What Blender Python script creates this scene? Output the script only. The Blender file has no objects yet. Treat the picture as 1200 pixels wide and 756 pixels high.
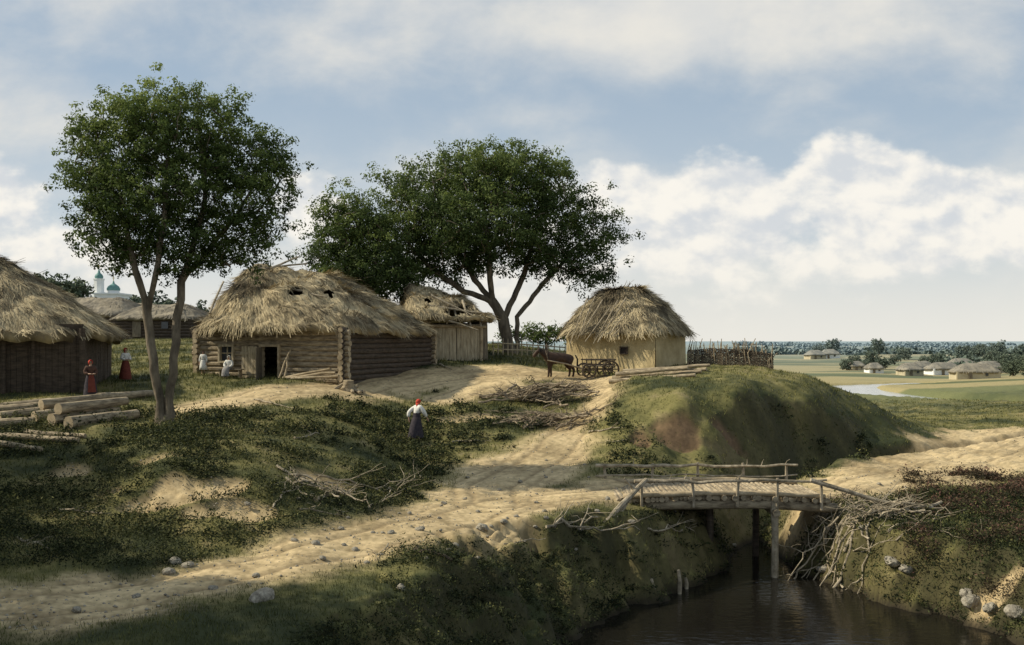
import bpy, bmesh, math, random
import numpy as np
from mathutils import Vector, Matrix
rnd=random.Random(7); rng=np.random.default_rng(7)
scene=bpy.context.scene
F=1200*35/36.; H=8.0; HY=398.
# ------------------------------------------------------------ noise
TAB=np.random.default_rng(3).random((256,256))
def vn(x,y):
    xi=np.floor(x).astype(np.int64); yi=np.floor(y).astype(np.int64)
    fx=x-xi; fy=y-yi; fx=fx*fx*(3-2*fx); fy=fy*fy*(3-2*fy)
    a=TAB[xi&255,yi&255]; b=TAB[(xi+1)&255,yi&255]; c=TAB[xi&255,(yi+1)&255]; d=TAB[(xi+1)&255,(yi+1)&255]
    return (a*(1-fx)+b*fx)*(1-fy)+(c*(1-fx)+d*fx)*fy
def fbm(x,y,o=4):
    s=0;a=.5;t=0
    for i in range(o):
        s=s+a*vn(x*2**i+17.3*i+.37*y,y*2**i+9.1*i-.21*x); t+=a; a*=.5
    return s/t
def sst(a,b,x):
    t=np.clip((x-a)/(b-a),0,1); return t*t*(3-2*t)
# ------------------------------------------------------------ materials
def mat(name,c1,c2,scale=3,detail=5,rough=.9,bump=.3,bscale=None,stretch=(1,1,1),attr=None,trans=0,attrcol=None,spec=.2,c3=None,painted_haze=False,bd=.04):
    m=bpy.data.materials.new(name); m.use_nodes=True; nt=m.node_tree; N=nt.nodes; L=nt.links
    p=N['Principled BSDF']; p.inputs['Roughness'].default_value=rough
    p.inputs['Specular IOR Level'].default_value=spec
    tc=N.new('ShaderNodeTexCoord'); mp=N.new('ShaderNodeMapping'); mp.inputs['Scale'].default_value=stretch
    L.new(tc.outputs['Object'],mp.inputs['Vector'])
    no=N.new('ShaderNodeTexNoise'); no.inputs['Scale'].default_value=scale; no.inputs['Detail'].default_value=detail
    no.inputs['Roughness'].default_value=.65
    L.new(mp.outputs['Vector'],no.inputs['Vector'])
    r=N.new('ShaderNodeValToRGB'); r.color_ramp.elements[0].position=.32; r.color_ramp.elements[1].position=.68
    r.color_ramp.elements[0].color=(*c1,1); r.color_ramp.elements[1].color=(*c2,1)
    if c3:
        e=r.color_ramp.elements.new(.5); e.color=(*c3,1)
    if attr:
        at=N.new('ShaderNodeAttribute'); at.attribute_name=attr
        ad=N.new('ShaderNodeMath'); ad.operation='MULTIPLY_ADD'; ad.inputs[1].default_value=.35; L.new(no.outputs['Fac'],ad.inputs[0]); 
        m2=N.new('ShaderNodeMath'); m2.operation='MULTIPLY'; m2.inputs[1].default_value=.65; L.new(at.outputs['Fac'],m2.inputs[0]); L.new(m2.outputs[0],ad.inputs[2])
        L.new(ad.outputs[0],r.inputs['Fac'])
    else: L.new(no.outputs['Fac'],r.inputs['Fac'])
    col=r.outputs['Color']
    def mixn(bt):
        mx=N.new('ShaderNodeMix'); mx.data_type='RGBA'; mx.blend_type=bt; fi=[q for q in mx.inputs if q.type=='RGBA']; fv=[q for q in mx.inputs if q.type=='VALUE'][0]; fo=[q for q in mx.outputs if q.type=='RGBA'][0]; return fv,fi,fo
    if attrcol:
        at=N.new('ShaderNodeAttribute'); at.attribute_name=attrcol
        fv,fi,fo=mixn('MULTIPLY'); fv.default_value=1; L.new(at.outputs['Color'],fi[0]); L.new(col,fi[1]); col=fo
    if painted_haze:
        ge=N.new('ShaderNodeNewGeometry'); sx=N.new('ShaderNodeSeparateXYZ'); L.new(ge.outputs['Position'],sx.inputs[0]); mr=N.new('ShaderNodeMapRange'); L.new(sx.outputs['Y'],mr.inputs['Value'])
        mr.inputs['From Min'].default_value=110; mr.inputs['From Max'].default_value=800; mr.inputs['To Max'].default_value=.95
        fv,fi,fo=mixn('MIX'); L.new(mr.outputs['Result'],fv); L.new(col,fi[0]); fi[1].default_value=(.26,.33,.36,1); col=fo  # distance haze painted into the base colour, growing with world Y
    L.new(col,p.inputs['Base Color'])
    if bump:
        n2=N.new('ShaderNodeTexNoise'); n2.inputs['Scale'].default_value=bscale or scale*3; n2.inputs['Detail'].default_value=3
        L.new(mp.outputs['Vector'],n2.inputs['Vector'])
        b=N.new('ShaderNodeBump'); b.inputs['Strength'].default_value=bump; b.inputs['Distance'].default_value=bd
        L.new(n2.outputs['Fac'],b.inputs['Height']); L.new(b.outputs['Normal'],p.inputs['Normal'])
    if trans:
        t=N.new('ShaderNodeBsdfTranslucent'); L.new(col,t.inputs['Color'])
        mxs=N.new('ShaderNodeMixShader'); mxs.inputs[0].default_value=trans
        L.new(p.outputs[0],mxs.inputs[1]); L.new(t.outputs[0],mxs.inputs[2]); L.new(mxs.outputs[0],N['Material Output'].inputs['Surface'])
    return m
M={}
M['ground']=mat('ground_earth',(.78,.77,.74),(1.2,1.18,1.13),6,7,.95,.4,16,attrcol='col',bd=.018)
M['thatch']=mat('old_thatch',(.11,.088,.055),(.55,.45,.275),2.2,4,.95,.5,18,stretch=(1,1,.5),attr='var',c3=(.33,.27,.165))
M['thatchfar']=mat('thatch_far',(.14,.125,.10),(.33,.28,.20),.8,3,.95,0,4,painted_haze=True)
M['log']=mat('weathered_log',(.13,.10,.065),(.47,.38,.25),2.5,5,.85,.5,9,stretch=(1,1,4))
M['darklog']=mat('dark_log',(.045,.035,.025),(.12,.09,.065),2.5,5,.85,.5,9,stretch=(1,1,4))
M['cutlog']=mat('cut_wood',(.26,.20,.12),(.50,.40,.26),3,5,.8,.3)
M['plank']=mat('grey_planks',(.09,.075,.055),(.27,.22,.15),2,5,.85,.4,9,stretch=(5,5,.7))
M['paleplank']=mat('pale_planks',(.26,.21,.13),(.54,.45,.30),2,5,.85,.4,9,stretch=(5,5,.7))
M['dead']=mat('dead_branch',(.16,.13,.085),(.46,.385,.275),4,4,.85,.4)
M['brush']=mat('dry_brushwood',(.10,.075,.05),(.40,.32,.215),4,4,.85,.3)
M['clay']=mat('clay_wall',(.40,.30,.15),(.60,.48,.27),1.2,6,.95,.4,8)
M['farclay']=mat('far_clay_wall',(.42,.36,.24),(.5,.44,.3),1.2,3,.95,0)
M['white']=mat('whitewash',(.72,.73,.71),(.84,.84,.80),1,4,.8,.1)
M['green']=mat('green_roof_paint',(.11,.23,.21),(.16,.30,.27),1,4,.6,.1)
M['gold']=mat('gilded_metal',(.5,.38,.12),(.7,.52,.18),1,4,.35,0)
M['bark']=mat('bark',(.06,.048,.034),(.24,.195,.135),3,6,.9,.9,9,stretch=(1,1,.35))
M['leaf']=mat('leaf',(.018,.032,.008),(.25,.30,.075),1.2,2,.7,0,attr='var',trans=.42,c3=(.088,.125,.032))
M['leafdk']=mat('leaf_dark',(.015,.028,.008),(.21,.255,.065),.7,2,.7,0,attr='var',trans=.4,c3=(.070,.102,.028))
M['leaffar']=mat('leaf_far',(.04,.055,.028),(.12,.14,.07),.2,2,.85,0,attr='var',c3=(.07,.088,.045),painted_haze=True)
M['weed']=mat('weeds',(.013,.019,.007),(.155,.15,.05),1,2,.8,0,attr='var',trans=.2,c3=(.045,.055,.019))
M['redweed']=mat('red_weeds',(.035,.03,.016),(.15,.075,.055),1,2,.8,0,attr='var',trans=.2,c3=(.07,.05,.03))
M['grass']=mat('grass_blades',(.03,.038,.011),(.33,.29,.10),.5,3,.85,0,attr='var',trans=.2,c3=(.115,.12,.038))
M['stone']=mat('field_stone',(.15,.13,.10),(.40,.36,.28),3,5,.9,.6)
M['skin']=mat('skin',(.45,.28,.19),(.52,.34,.24),6,3,.6,0)
M['eye']=mat('eye_dark',(.02,.015,.012),(.03,.02,.015),6,3,.4,0)
M['lip']=mat('lip',(.35,.12,.1),(.38,.14,.11),6,3,.5,0)
M['hair']=mat('hair_brown',(.05,.03,.02),(.10,.06,.035),20,3,.7,.2)
M['linen']=mat('white_linen',(.58,.56,.50),(.74,.72,.66),12,4,.9,.3)
M['greycloth']=mat('grey_cloth',(.20,.19,.18),(.32,.30,.28),12,4,.9,.3)
M['redcloth']=mat('red_cloth',(.42,.05,.03),(.55,.08,.05),10,4,.9,.3)
M['redskirt']=mat('rust_skirt',(.13,.035,.025),(.22,.06,.04),10,4,.9,.3)
M['darkcloth']=mat('dark_cloth',(.025,.022,.03),(.06,.05,.055),10,4,.9,.3)
M['browncloth']=mat('brown_cloth',(.07,.04,.03),(.12,.065,.045),10,4,.9,.3)
M['horse']=mat('horse_coat',(.03,.018,.012),(.075,.042,.025),3,4,.6,.1)
M['mane']=mat('mane',(.015,.012,.01),(.035,.028,.02),20,4,.7,.3)
M['glass']=mat('window_pane',(.03,.035,.04),(.06,.065,.07),2,3,.15,0,spec=.5)
def water_mat(name,c,rough,bs,bd):
    m=bpy.data.materials.new(name); m.use_nodes=True; N=m.node_tree.nodes; L=m.node_tree.links; p=N['Principled BSDF']
    p.inputs['Base Color'].default_value=(*c,1); p.inputs['Roughness'].default_value=rough; p.inputs['IOR'].default_value=1.33
    tc=N.new('ShaderNodeTexCoord'); n=N.new('ShaderNodeTexNoise'); n.inputs['Scale'].default_value=bs; n.inputs['Detail'].default_value=4
    mp=N.new('ShaderNodeMapping'); mp.inputs['Scale'].default_value=(1,2.2,1); L.new(tc.outputs['Object'],mp.inputs['Vector']); L.new(mp.outputs['Vector'],n.inputs['Vector'])
    b=N.new('ShaderNodeBump'); b.inputs['Strength'].default_value=.35; b.inputs['Distance'].default_value=bd
    L.new(n.outputs['Fac'],b.inputs['Height']); L.new(b.outputs['Normal'],p.inputs['Normal']); return m
M['water']=water_mat('stream_water',(.010,.009,.007),.07,2.2,.05)
M['river']=water_mat('river_water',(.30,.32,.32),.15,.3,.1)
# ------------------------------------------------------------ mesh helpers
def link(o): scene.collection.objects.link(o); return o
def root(name,label,cat,loc,group=None):
    o=bpy.data.objects.new(name,None); o.location=loc; o.empty_display_size=.3; link(o)
    o['label']=label; o['category']=cat
    if group: o['group']=group
    return o
def tag(o,label=None,cat=None,group=None,kind=None):
    if label:o['label']=label
    if cat:o['category']=cat
    if group:o['group']=group
    if kind:o['kind']=kind
    return o
ORI={}
def finish(name,me,mats,parent,origin,smooth):
    for m in mats: me.materials.append(M[m])
    o=bpy.data.objects.new(name,me); link(o)
    if parent is not None:
        o.parent=parent; 
        off=Vector(ORI.get(parent.name,parent.location))
        ORI[o.name]=off
    else:
        off=Vector(origin) if origin is not None else Vector((0,0,0)); o.location=off; ORI[o.name]=off
    if off.length>0: me.transform(Matrix.Translation(-off))
    if smooth: me.polygons.foreach_set('use_smooth',np.ones(len(me.polygons),dtype=bool))
    me.update(); return o
def np_obj(name,V,Fa,mats,parent=None,origin=None,attrs={},smooth=False):
    V=np.asarray(V,dtype=np.float32); Fa=np.asarray(Fa,dtype=np.int32); k=Fa.shape[1]; m=len(Fa)
    me=bpy.data.meshes.new(name); me.vertices.add(len(V)); me.vertices.foreach_set('co',V.ravel())
    me.loops.add(m*k); me.loops.foreach_set('vertex_index',Fa.ravel())
    me.polygons.add(m); me.polygons.foreach_set('loop_start',np.arange(m,dtype=np.int32)*k)
    me.update(calc_edges=True)
    for kx,a in attrs.items():
        a=np.asarray(a,dtype=np.float32)
        if a.ndim==1:
            at=me.attributes.new(kx,'FLOAT','POINT'); at.data.foreach_set('value',a)
        else:
            at=me.attributes.new(kx,'FLOAT_COLOR','POINT'); at.data.foreach_set('color',np.hstack([a,np.ones((len(a),1),np.float32)]).ravel())
    return finish(name,me,mats,parent,origin,smooth)
class MB:
    def __init__(s): s.v=[]; s.f=[]; s.m=[]
    def raw(s,V,Fc,mi=0):
        b=len(s.v); s.v+= [tuple(map(float,p)) for p in V]; s.f+=[tuple(i+b for i in f) for f in Fc]; s.m+=[mi]*len(Fc)
    def tube(s,pts,rad,n=7,mi=0,jit=0.,cap=True,capmi=None):
        pts=[Vector(p) for p in pts]
        if not hasattr(rad,'__len__'): rad=[rad]*len(pts)
        b=len(s.v); prev=None
        for i,p in enumerate(pts):
            t=(pts[min(i+1,len(pts)-1)]-pts[max(i-1,0)])
            if t.length<1e-6: t=Vector((0,0,1))
            t.normalize()
            if prev is None:
                a=Vector((0,0,1)) if abs(t.z)<.9 else Vector((1,0,0))
                prev=t.cross(a).normalized()
            x=(prev-t*prev.dot(t)); 
            if x.length<1e-5: x=t.orthogonal()
            x.normalize(); y=t.cross(x); prev=x
            for k in range(n):
                an=2*math.pi*k/n; r=rad[i]*(1+jit*(rnd.random()-.5))
                s.v.append(tuple(p+x*math.cos(an)*r+y*math.sin(an)*r))
        for i in range(len(pts)-1):
            for k in range(n):
                k2=(k+1)%n; s.f.append((b+i*n+k,b+i*n+k2,b+(i+1)*n+k2,b+(i+1)*n+k)); s.m.append(mi)
        if cap:
            s.f.append(tuple(b+k for k in range(n))[::-1]); s.f.append(tuple(b+(len(pts)-1)*n+k for k in range(n)))
            s.m+=[mi if capmi is None else capmi]*2
    def box(s,c,ax,ay,az,mi=0):
        c=Vector(c);ax=Vector(ax);ay=Vector(ay);az=Vector(az)
        V=[c+ax*i+ay*j+az*k for k in(-1,1) for j in(-1,1) for i in(-1,1)]
        s.raw(V,[(0,2,3,1),(4,5,7,6),(0,1,5,4),(2,6,7,3),(0,4,6,2),(1,3,7,5)],mi)
    def ball(s,c,r,mi=0,nu=8,nv=6,fn=None):
        c=Vector(c); r=Vector(r) if hasattr(r,'__len__') else Vector((r,r,r)); V=[];Fc=[]
        V.append(c+Vector((0,0,r.z)))
        for j in range(1,nv):
            th=math.pi*j/nv
            for i in range(nu):
                ph=2*math.pi*i/nu; V.append(c+Vector((r.x*math.sin(th)*math.cos(ph),r.y*math.sin(th)*math.sin(ph),r.z*math.cos(th))))
        V.append(c-Vector((0,0,r.z)))
        for i in range(nu): Fc.append((0,1+i,1+(i+1)%nu))
        for j in range(nv-2):
            for i in range(nu):
                a=1+j*nu+i;b2=1+j*nu+(i+1)%nu; Fc.append((a,a+nu,b2+nu,b2))
        l=len(V)-1; o=1+(nv-2)*nu
        for i in range(nu): Fc.append((l,o+(i+1)%nu,o+i))
        s.raw(V,Fc,mi)
    def lathe(s,c,prof,n=16,mi=0):
        c=Vector(c); V=[];Fc=[]
        for r,z in prof:
            for k in range(n):
                a=2*math.pi*k/n; V.append(c+Vector((r*math.cos(a),r*math.sin(a),z)))
        for i in range(len(prof)-1):
            for k in range(n):
                k2=(k+1)%n; Fc.append((i*n+k,i*n+k2,(i+1)*n+k2,(i+1)*n+k))
        s.raw(V,Fc,mi)
    def obj(s,name,mats,parent=None,origin=None,smooth=False):
        if isinstance(mats,str): mats=[mats]
        me=bpy.data.meshes.new(name); me.from_pydata(s.v,[],s.f)
        me.polygons.foreach_set('material_index',np.array(s.m,dtype=np.int32))
        bm=bmesh.new(); bm.from_mesh(me); bmesh.ops.recalc_face_normals(bm,faces=bm.faces); bm.to_mesh(me); bm.free()
        return finish(name,me,mats,parent,origin,smooth)
def quads(P,A,B,var):
    n=len(P); V=np.empty((n,4,3),np.float32)
    V[:,0]=P-A; V[:,1]=P+B*.9-A*.1; V[:,2]=P+A; V[:,3]=P-B*.9-A*.1
    Fa=np.arange(n*4).reshape(n,4); return V.reshape(-1,3),Fa,np.repeat(var,4)
# ------------------------------------------------------------ terrain
CP=[]
def P(px,py,d): CP.append(((px-600)/F,d,H-(py-HY)*d/F))
def Z(px,d,z): CP.append(((px-600)/F,d,z))
for px in(-600,-100,300,700,1300,1800):
    Z(px,1.5,2.2);Z(px,8,2.4)
    Z(px,15,2.5)
for px,py in((0,700),(-250,700),(200,690),(350,660),(500,635),(600,605),(700,592)): Z(px,6302/(py-398),2.6)
for px in(900,1050,1200,1500): Z(px,22,2.3);Z(px,30,2.1)
for a in[(0,640,24),(0,580,28),(0,530,33),(0,500,37),(0,470,42),(-250,640,24),(-250,530,33),(-250,480,42),(-250,455,50),
 (100,655,24),(100,600,27.5),(100,550,31),(100,500,36),(100,458,45),
 (200,650,25),(200,605,27.6),(200,545,29.5),(200,500,37.5),(200,470,44),(200,447,50),
 (300,650,25.2),(300,610,27.4),(300,555,29.8),(300,520,34),(300,480,42),(300,450,49),
 (400,640,26),(400,590,30),(400,550,33.5),(400,510,39),(400,480,44),(400,449,50),
 (500,580,33.5),(500,550,38),(500,512,44),(500,480,48),(500,450,53),(500,430,58),
 (600,560,37),(600,530,41),(600,500,45),(600,470,50),(600,440,56),(600,425,62),(600,412,70),
 (680,560,37),(680,520,42.5),(680,480,48),(680,455,53),(680,437,59),(680,427,66),
 (740,548,39),(740,480,44.3),(740,447,50),(740,433,60),
 (800,548,40.5),(800,524,41.5),(800,472,43.2),(800,450,47.5),(800,433,57),
 (870,540,42.3),(870,508,43.5),(870,462,45.3),(870,441,49.5),(870,431,55),
 (950,530,45.2),(950,480,47.6),(950,450,51),(950,443,56),
 (1020,515,50),(1020,474,53.5),(1075,500,56),
 (960,575,37),(1000,565,39),(1050,552,42),(1100,540,45),(1200,560,41),(1200,610,33),(1100,600,34),(1200,518,52),(1200,485,68),
 (1100,520,52),(1000,550,42),(1200,468,90),(1100,480,80),(1200,447,130),(1100,455,120),(1200,432,200),(1120,440,190),
 (0,440,50),(100,432,60),(100,405,85),(100,392,115),(250,400,90),(250,392,115),(-250,430,60)]: P(*a)
for a in[(870,62,6.3),(870,75,4),(870,100,2.4),(950,64,4.6),(950,80,2.8),(1020,58,4.2),(1020,70,2.5),(1075,60,3.0),(1400,45,2.4),(1400,70,2.4),(1400,120,2.2),
 (1000,100,2.2),(1000,200,1.6),(800,62,6.4),(800,75,5.6),(800,110,3),(740,75,6.4),(740,100,5.2),(740,200,2),
 (100,200,9),(100,400,8),(-250,115,8.8),(-250,300,8.5),(400,62,6.8),(400,80,7.4),(400,115,8),(400,250,7),(600,100,7.4),(600,200,5.5),(500,70,7.2),(250,60,6.7)]: Z(*a)
for px in(-500,0,400,800,1200,1700):
    Z(px,400,7 if px<300 else (4 if px<600 else .8)); Z(px,1000,2 if px<300 else -1); Z(px,3000,-4);Z(px,9000,-8)
CP=np.array(CP); KU=2.5
Q=np.stack([CP[:,0]*KU,np.log(CP[:,1])],1)
def ker(r2): return np.sqrt(r2+.03**2)
A=ker(((Q[:,None]-Q[None])**2).sum(-1)); n=len(Q)
AA=np.zeros((n+1,n+1)); AA[:n,:n]=A; AA[:n,n]=1; AA[n,:n]=1; AA[range(n),range(n)]+=-.004
WT=np.linalg.lstsq(AA,np.append(CP[:,2],0),rcond=None)[0]
def polydist(X,Y,pts,vals):
    best=np.full(X.shape,1e9); bv=[np.zeros(X.shape) for _ in range(len(vals[0]))]; sg=np.zeros(X.shape)
    for i in range(len(pts)-1):
        ax,ay=pts[i][0],pts[i][1]; bx,by=pts[i+1][0],pts[i+1][1]; dx,dy=bx-ax,by-ay; l2=dx*dx+dy*dy+1e-9
        t=np.clip(((X-ax)*dx+(Y-ay)*dy)/l2,0,1); ex=X-ax-t*dx; ey=Y-ay-t*dy; d=np.sqrt(ex*ex+ey*ey); m=d<best
        best=np.where(m,d,best); sg=np.where(m,np.sign(dx*ey-dy*ex),sg)
        for k in range(len(bv)): bv[k]=np.where(m,vals[i][k]*(1-t)+vals[i+1][k]*t,bv[k])
    return best,bv,sg
ST=[(6,-40,8,0),(6,5,8,0),(6.6,15,7.3,0),(7.1,22,6.6,0),(7.7,27,5.7,0),(8.0,30,3.8,0),(8.3,32.5,2.1,0),(8.75,35,1.0,0),(9.1,37.5,.8,.1),(10.3,41,.6,.9),(14,45.5,.5,1.8),(22,51,.4,2.3),(34,60,.3,2.6)]
RV=[(47,90,1),(45,98,2.4),(43.5,108,3.6),(42.5,118,4.2),(43,128,4.2),(47,138,3),(60,146,3)]
def streamdist(X,Y):
    d,(hw,lev),sg=polydist(X,Y,ST,[(p[2],p[3]) for p in ST])
    wob=(fbm(X*.5+9,Y*.5,3)-.5)*1.4+(fbm(X*1.9+9,Y*1.9,2)-.5)*.8
    return d-hw+wob*np.clip(hw/3,.2,1),lev
def terrain(X,Y):
    X=np.asarray(X,float);Y=np.asarray(Y,float); sh=X.shape; X=X.ravel();Y=Y.ravel()
    Ys=np.maximum(Y,1.2); u=np.clip(X/Ys,-1.1,1.1); q=np.stack([u*KU,np.log(Ys)],1); z=np.empty(len(X))
    for i in range(0,len(X),20000):
        z[i:i+20000]=ker(((q[i:i+20000,None]-Q[None])**2).sum(-1))@WT[:n]+WT[n]
    near=1-sst(80,160,Y); mo=sst(4,7,X)*sst(38,41,Y)
    z+=near*((1-.5*mo)*(fbm(X*.40,Y*.40,2)-.5)*.32+mo*(fbm(X*1.1+20,Y*1.1,4)-.5)*.35)
    far=sst(140,330,Y); z+=far*((fbm(X/130.+3,Y/170.,4)-.5)*12)*np.clip(1.4-Y/4000,0,1)
    s,lev=streamdist(X,Y); k=.40+.75*fbm(X*.9+31,Y*.9,4)+.9*sst(29,33,Y)+.25*sst(8,9,X)
    zc=lev-.6*np.clip(-s/.6,0,1)+k*np.maximum(s,0)+(fbm(X*1.6,Y*1.6+7,3)-.5)*.5*np.clip(s,0,1)
    h=np.clip(.5+.5*(z-zc)/.5,0,1); z2=z*(1-h)+zc*h-.5*h*(1-h)*1.0
    z=np.where(s<6,z2,z)
    m=(Y>80)&(Y<170)&(X>20)&(X<80)
    if m.any():
        d2,(h2,),_=polydist(X[m],Y[m],RV,[(p[2],) for p in RV]); s2=d2-h2
        z[m]=np.minimum(z[m],1.45-.5*np.clip(-s2,0,1)+.5*np.maximum(s2,0))
    return z.reshape(sh)
def gz(x,y): return float(terrain(np.array([x]),np.array([y]))[0])
DD=np.geomspace(13,600,2600)
def hit(px,py):
    X=(px-600)/F*DD; T=terrain(X,DD); R=H-(py-HY)/F*DD
    w=np.where(R<=T)[0]; i=w[0] if len(w) else len(DD)-1
    return Vector((X[i],DD[i],T[i]))
def W(px,py,d): return Vector(((px-600)/F*d,d,H-(py-HY)*d/F))
def G(px,d,dz=0):
    x=(px-600)/F*d; return Vector((x,d,gz(x,d)+dz))
roads=[]
def road(lst): 
    pts=[hit(a,b) for a,b,c in lst]; roads.append(([(p.x,p.y) for p in pts],[(c[2],) for c in lst]))
road([(-60,716,1.5),(60,708,1.5),(180,690,1.4),(300,664,1.35),(420,638,1.4),(520,612,1.6),(600,588,1.9),(690,580,1.7),(745,578,1.5)])
road([(580,590,2.0),(575,570,1.7),(622,545,2.0),(650,528,1.4),(668,505,.9),(695,480,.7),(708,462,.7),(700,447,1.0)])
road([(215,480,.9),(300,462,1.6),(400,458,1.5),(500,444,2.3),(580,436,2.5),(660,442,2.1),(712,444,1.2)])
road([(520,468,1.0),(575,450,1.8)])
road([(965,578,1.2),(1010,566,1.8),(1070,552,2.6),(1140,538,3.4),(1230,515,5)])
SP=[(90,550,.7,.6),(185,535,.7,.35),(205,573,1.1,.6),(258,566,.7,.55),(285,598,1.0,.45),(165,590,.7,.4),(235,598,.5,.3),(375,560,1.0,.45),(545,490,1.3,.6),(1165,692,.7,.4),(1120,598,1.0,.6),(130,575,.4,.3)]
SP=[(hit(a,b),c,d) for a,b,c,d in SP]
CL=[(788,500,1.3,.7),(748,512,.5,.8),(850,505,.9,.4)]
CL=[(hit(a,b),c,d) for a,b,c,d in CL]
def masks(X,Y):
    nz=fbm(X*.8+5,Y*.8+3,4); dirt=np.zeros(X.shape); rut=np.zeros(X.shape)
    for pts,v in roads:
        d,(hw,),sg=polydist(X,Y,pts,v); e=1-sst(-.6,.9,d-hw*(.5+1.0*nz)); dirt=np.maximum(dirt,e)
        r=np.exp(-((d-.72+.15*(nz-.5))/.11)**2)+.7*np.exp(-((d-1.3+.25*(nz-.5))/.10)**2); rut=np.maximum(rut,r*e)
    s,_=streamdist(X,Y); bankg=np.where(Y<34.,sst(1.8,3.4,s+1.2*(nz-.5)),1); dirt*=bankg; rut*=bankg
    sand=np.zeros(X.shape)
    for c,a,b in SP:
        e=((X-c.x)/a)**2+((Y-c.y)/b)**2; sand=np.maximum(sand,1-sst(.4,1.4,e+2.6*(nz-.5)))
    clay=np.zeros(X.shape)
    for c,a,b in CL:
        e=((X-c.x)/a)**2+((Y-c.y)/b)**2; clay=np.maximum(clay,1-sst(.4,1.4,e+2.5*(nz-.5)))
    return dirt,sand,clay,rut
us=np.concatenate([np.linspace(-1.9,-.64,36)[:-1],np.linspace(-.64,.64,560),np.linspace(.64,1.9,36)[1:]])
ds=np.concatenate([np.geomspace(1.2,15,30)[:-1],np.geomspace(15,75,430)[:-1],np.geomspace(75,300,110)[:-1],np.geomspace(300,9000,90)])
U,D=np.meshgrid(us,ds); X=(U*D).ravel(); Y=D.ravel(); zz=terrain(X,Y)
dirt,sand,clay,rut=masks(X,Y); nearm=Y<110
dirt*=nearm
zz-=rut*.045*nearm; zz-=sand*.25*nearm*(.2+fbm(X*2.1,Y*2.1,4)); zz-=clay*.35*fbm(X*.9,Y*1.9,4)
zg=zz.reshape(D.shape)
dzx=np.gradient(zg,axis=1)/np.maximum(np.gradient(U*D,axis=1),1e-3); dzy=np.gradient(zg,axis=0)/np.gradient(D,axis=0)
slope=np.hypot(dzx,dzy).ravel()
def mixc(a,b,t): t=t[:,None]; return np.asarray(a)*(1-t)+np.asarray(b)*t
n1=fbm(X*.35,Y*.35,5); n2=fbm(X*1.8+7,Y*1.8,4); n3=fbm(X*7,Y*7,3)
col=mixc((.04,.047,.018),(.165,.15,.056),sst(.35,.65,n1*.6+n2*.4)); col=mixc(col,(.30,.235,.13),sst(.57,.74,n2*.5+n1*.5)*.5)
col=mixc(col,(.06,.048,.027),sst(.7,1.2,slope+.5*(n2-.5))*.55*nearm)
ff=sst(70,120,Y)*sst(10,30,X+Y*.02)
fn=fbm(X/26.,Y/11.,3); fcol=mixc((.10,.115,.05),(.32,.27,.135),sst(.40,.58,fn)); fcol=mixc(fcol,(.15,.16,.07),sst(.58,.64,fbm(X/40.+9,Y/16.,2)))
col=mixc(col,fcol,ff)
dc=mixc((.28,.21,.115),(.60,.465,.27),sst(.3,.7,n1*.45+n2*.25+n3*.3)); dc=mixc(dc,(.20,.145,.08),np.clip(rut,0,1)*.6)
col=mixc(col,dc,np.clip(dirt*(.7+.6*n3),0,1))
col=mixc(col,mixc((.29,.21,.11),(.60,.47,.28),n3),sand*.9)
col=mixc(col,mixc((.08,.05,.03),(.20,.125,.075),n3),clay*.85)
wet=(1-sst(.0,.35,zz))*(Y<60); col=mixc(col,(.03,.024,.015),wet)
painted_haze=1-np.exp(-np.maximum(Y-140,0)/550.); col=mixc(col,(.26,.33,.37),painted_haze*.95)  # aerial haze painted into the colour of the far ground
nu=len(us); idx=np.arange(len(ds)*nu).reshape(len(ds),nu)
Fa=np.stack([idx[:-1,:-1].ravel(),idx[:-1,1:].ravel(),idx[1:,1:].ravel(),idx[1:,:-1].ravel()],1)
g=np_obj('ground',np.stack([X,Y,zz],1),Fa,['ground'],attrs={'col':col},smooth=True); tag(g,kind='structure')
mb=MB(); mb.raw([(-25,-15,0),(45,-15,0),(45,44,0),(-25,44,0)],[(0,1,2,3)]); tag(mb.obj('stream_water',['water']),kind='structure')
mb=MB(); mb.raw([(28,86,1.5),(68,86,1.5),(68,160,1.5),(28,160,1.5)],[(0,1,2,3)]); tag(mb.obj('river_water',['river']),kind='structure')
# ------------------------------------------------------------ grass and weeds (stuff)
def scatter(nn,pxr,dr,keep,seed):
    r=np.random.default_rng(seed); px=r.uniform(*pxr,nn); d=np.exp(r.uniform(math.log(dr[0]),math.log(dr[1]),nn))
    x=(px-600)/F*d; z=terrain(x,d); di,sa,cl,ru=masks(x,d); k=keep(x,d,z,di,sa,cl,r)
    return x[k],d[k],z[k],r
def grasskeep(x,d,z,di,sa,cl,r): return (z>.15)&(r.random(len(x))>di*1.05)&(r.random(len(x))>sa*1.1)&(r.random(len(x))>cl*.9)
x,d,z,r=scatter(150000,(-120,1320),(16,95),grasskeep,11)
rep=2; x=np.repeat(x,rep);d=np.repeat(d,rep);z=np.repeat(z,rep); nn=len(x)
x=x+r.normal(0,.05,nn); d=d+r.normal(0,.05,nn)
pn=fbm(x*.6+3,d*.6,3); mnd=1-.4*sst(4,7,x)*sst(38,41,d)
hh=(.04+.12*r.random(nn)*pn*2)*np.clip(d/35,.7,1.5)*mnd; wd=.012*np.clip(d/30,.7,2.2)
an=r.uniform(0,6.28,nn); lx=r.normal(0,.45,nn)*hh; ly=r.normal(0,.45,nn)*hh
V=np.empty((nn,3,3),np.float32); cx=np.cos(an)*wd; cy=np.sin(an)*wd
V[:,0]=np.stack([x-cx,d-cy,z-.03],1);V[:,1]=np.stack([x+cx,d+cy,z-.03],1);V[:,2]=np.stack([x+lx,d+ly,z+hh],1)
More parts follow.
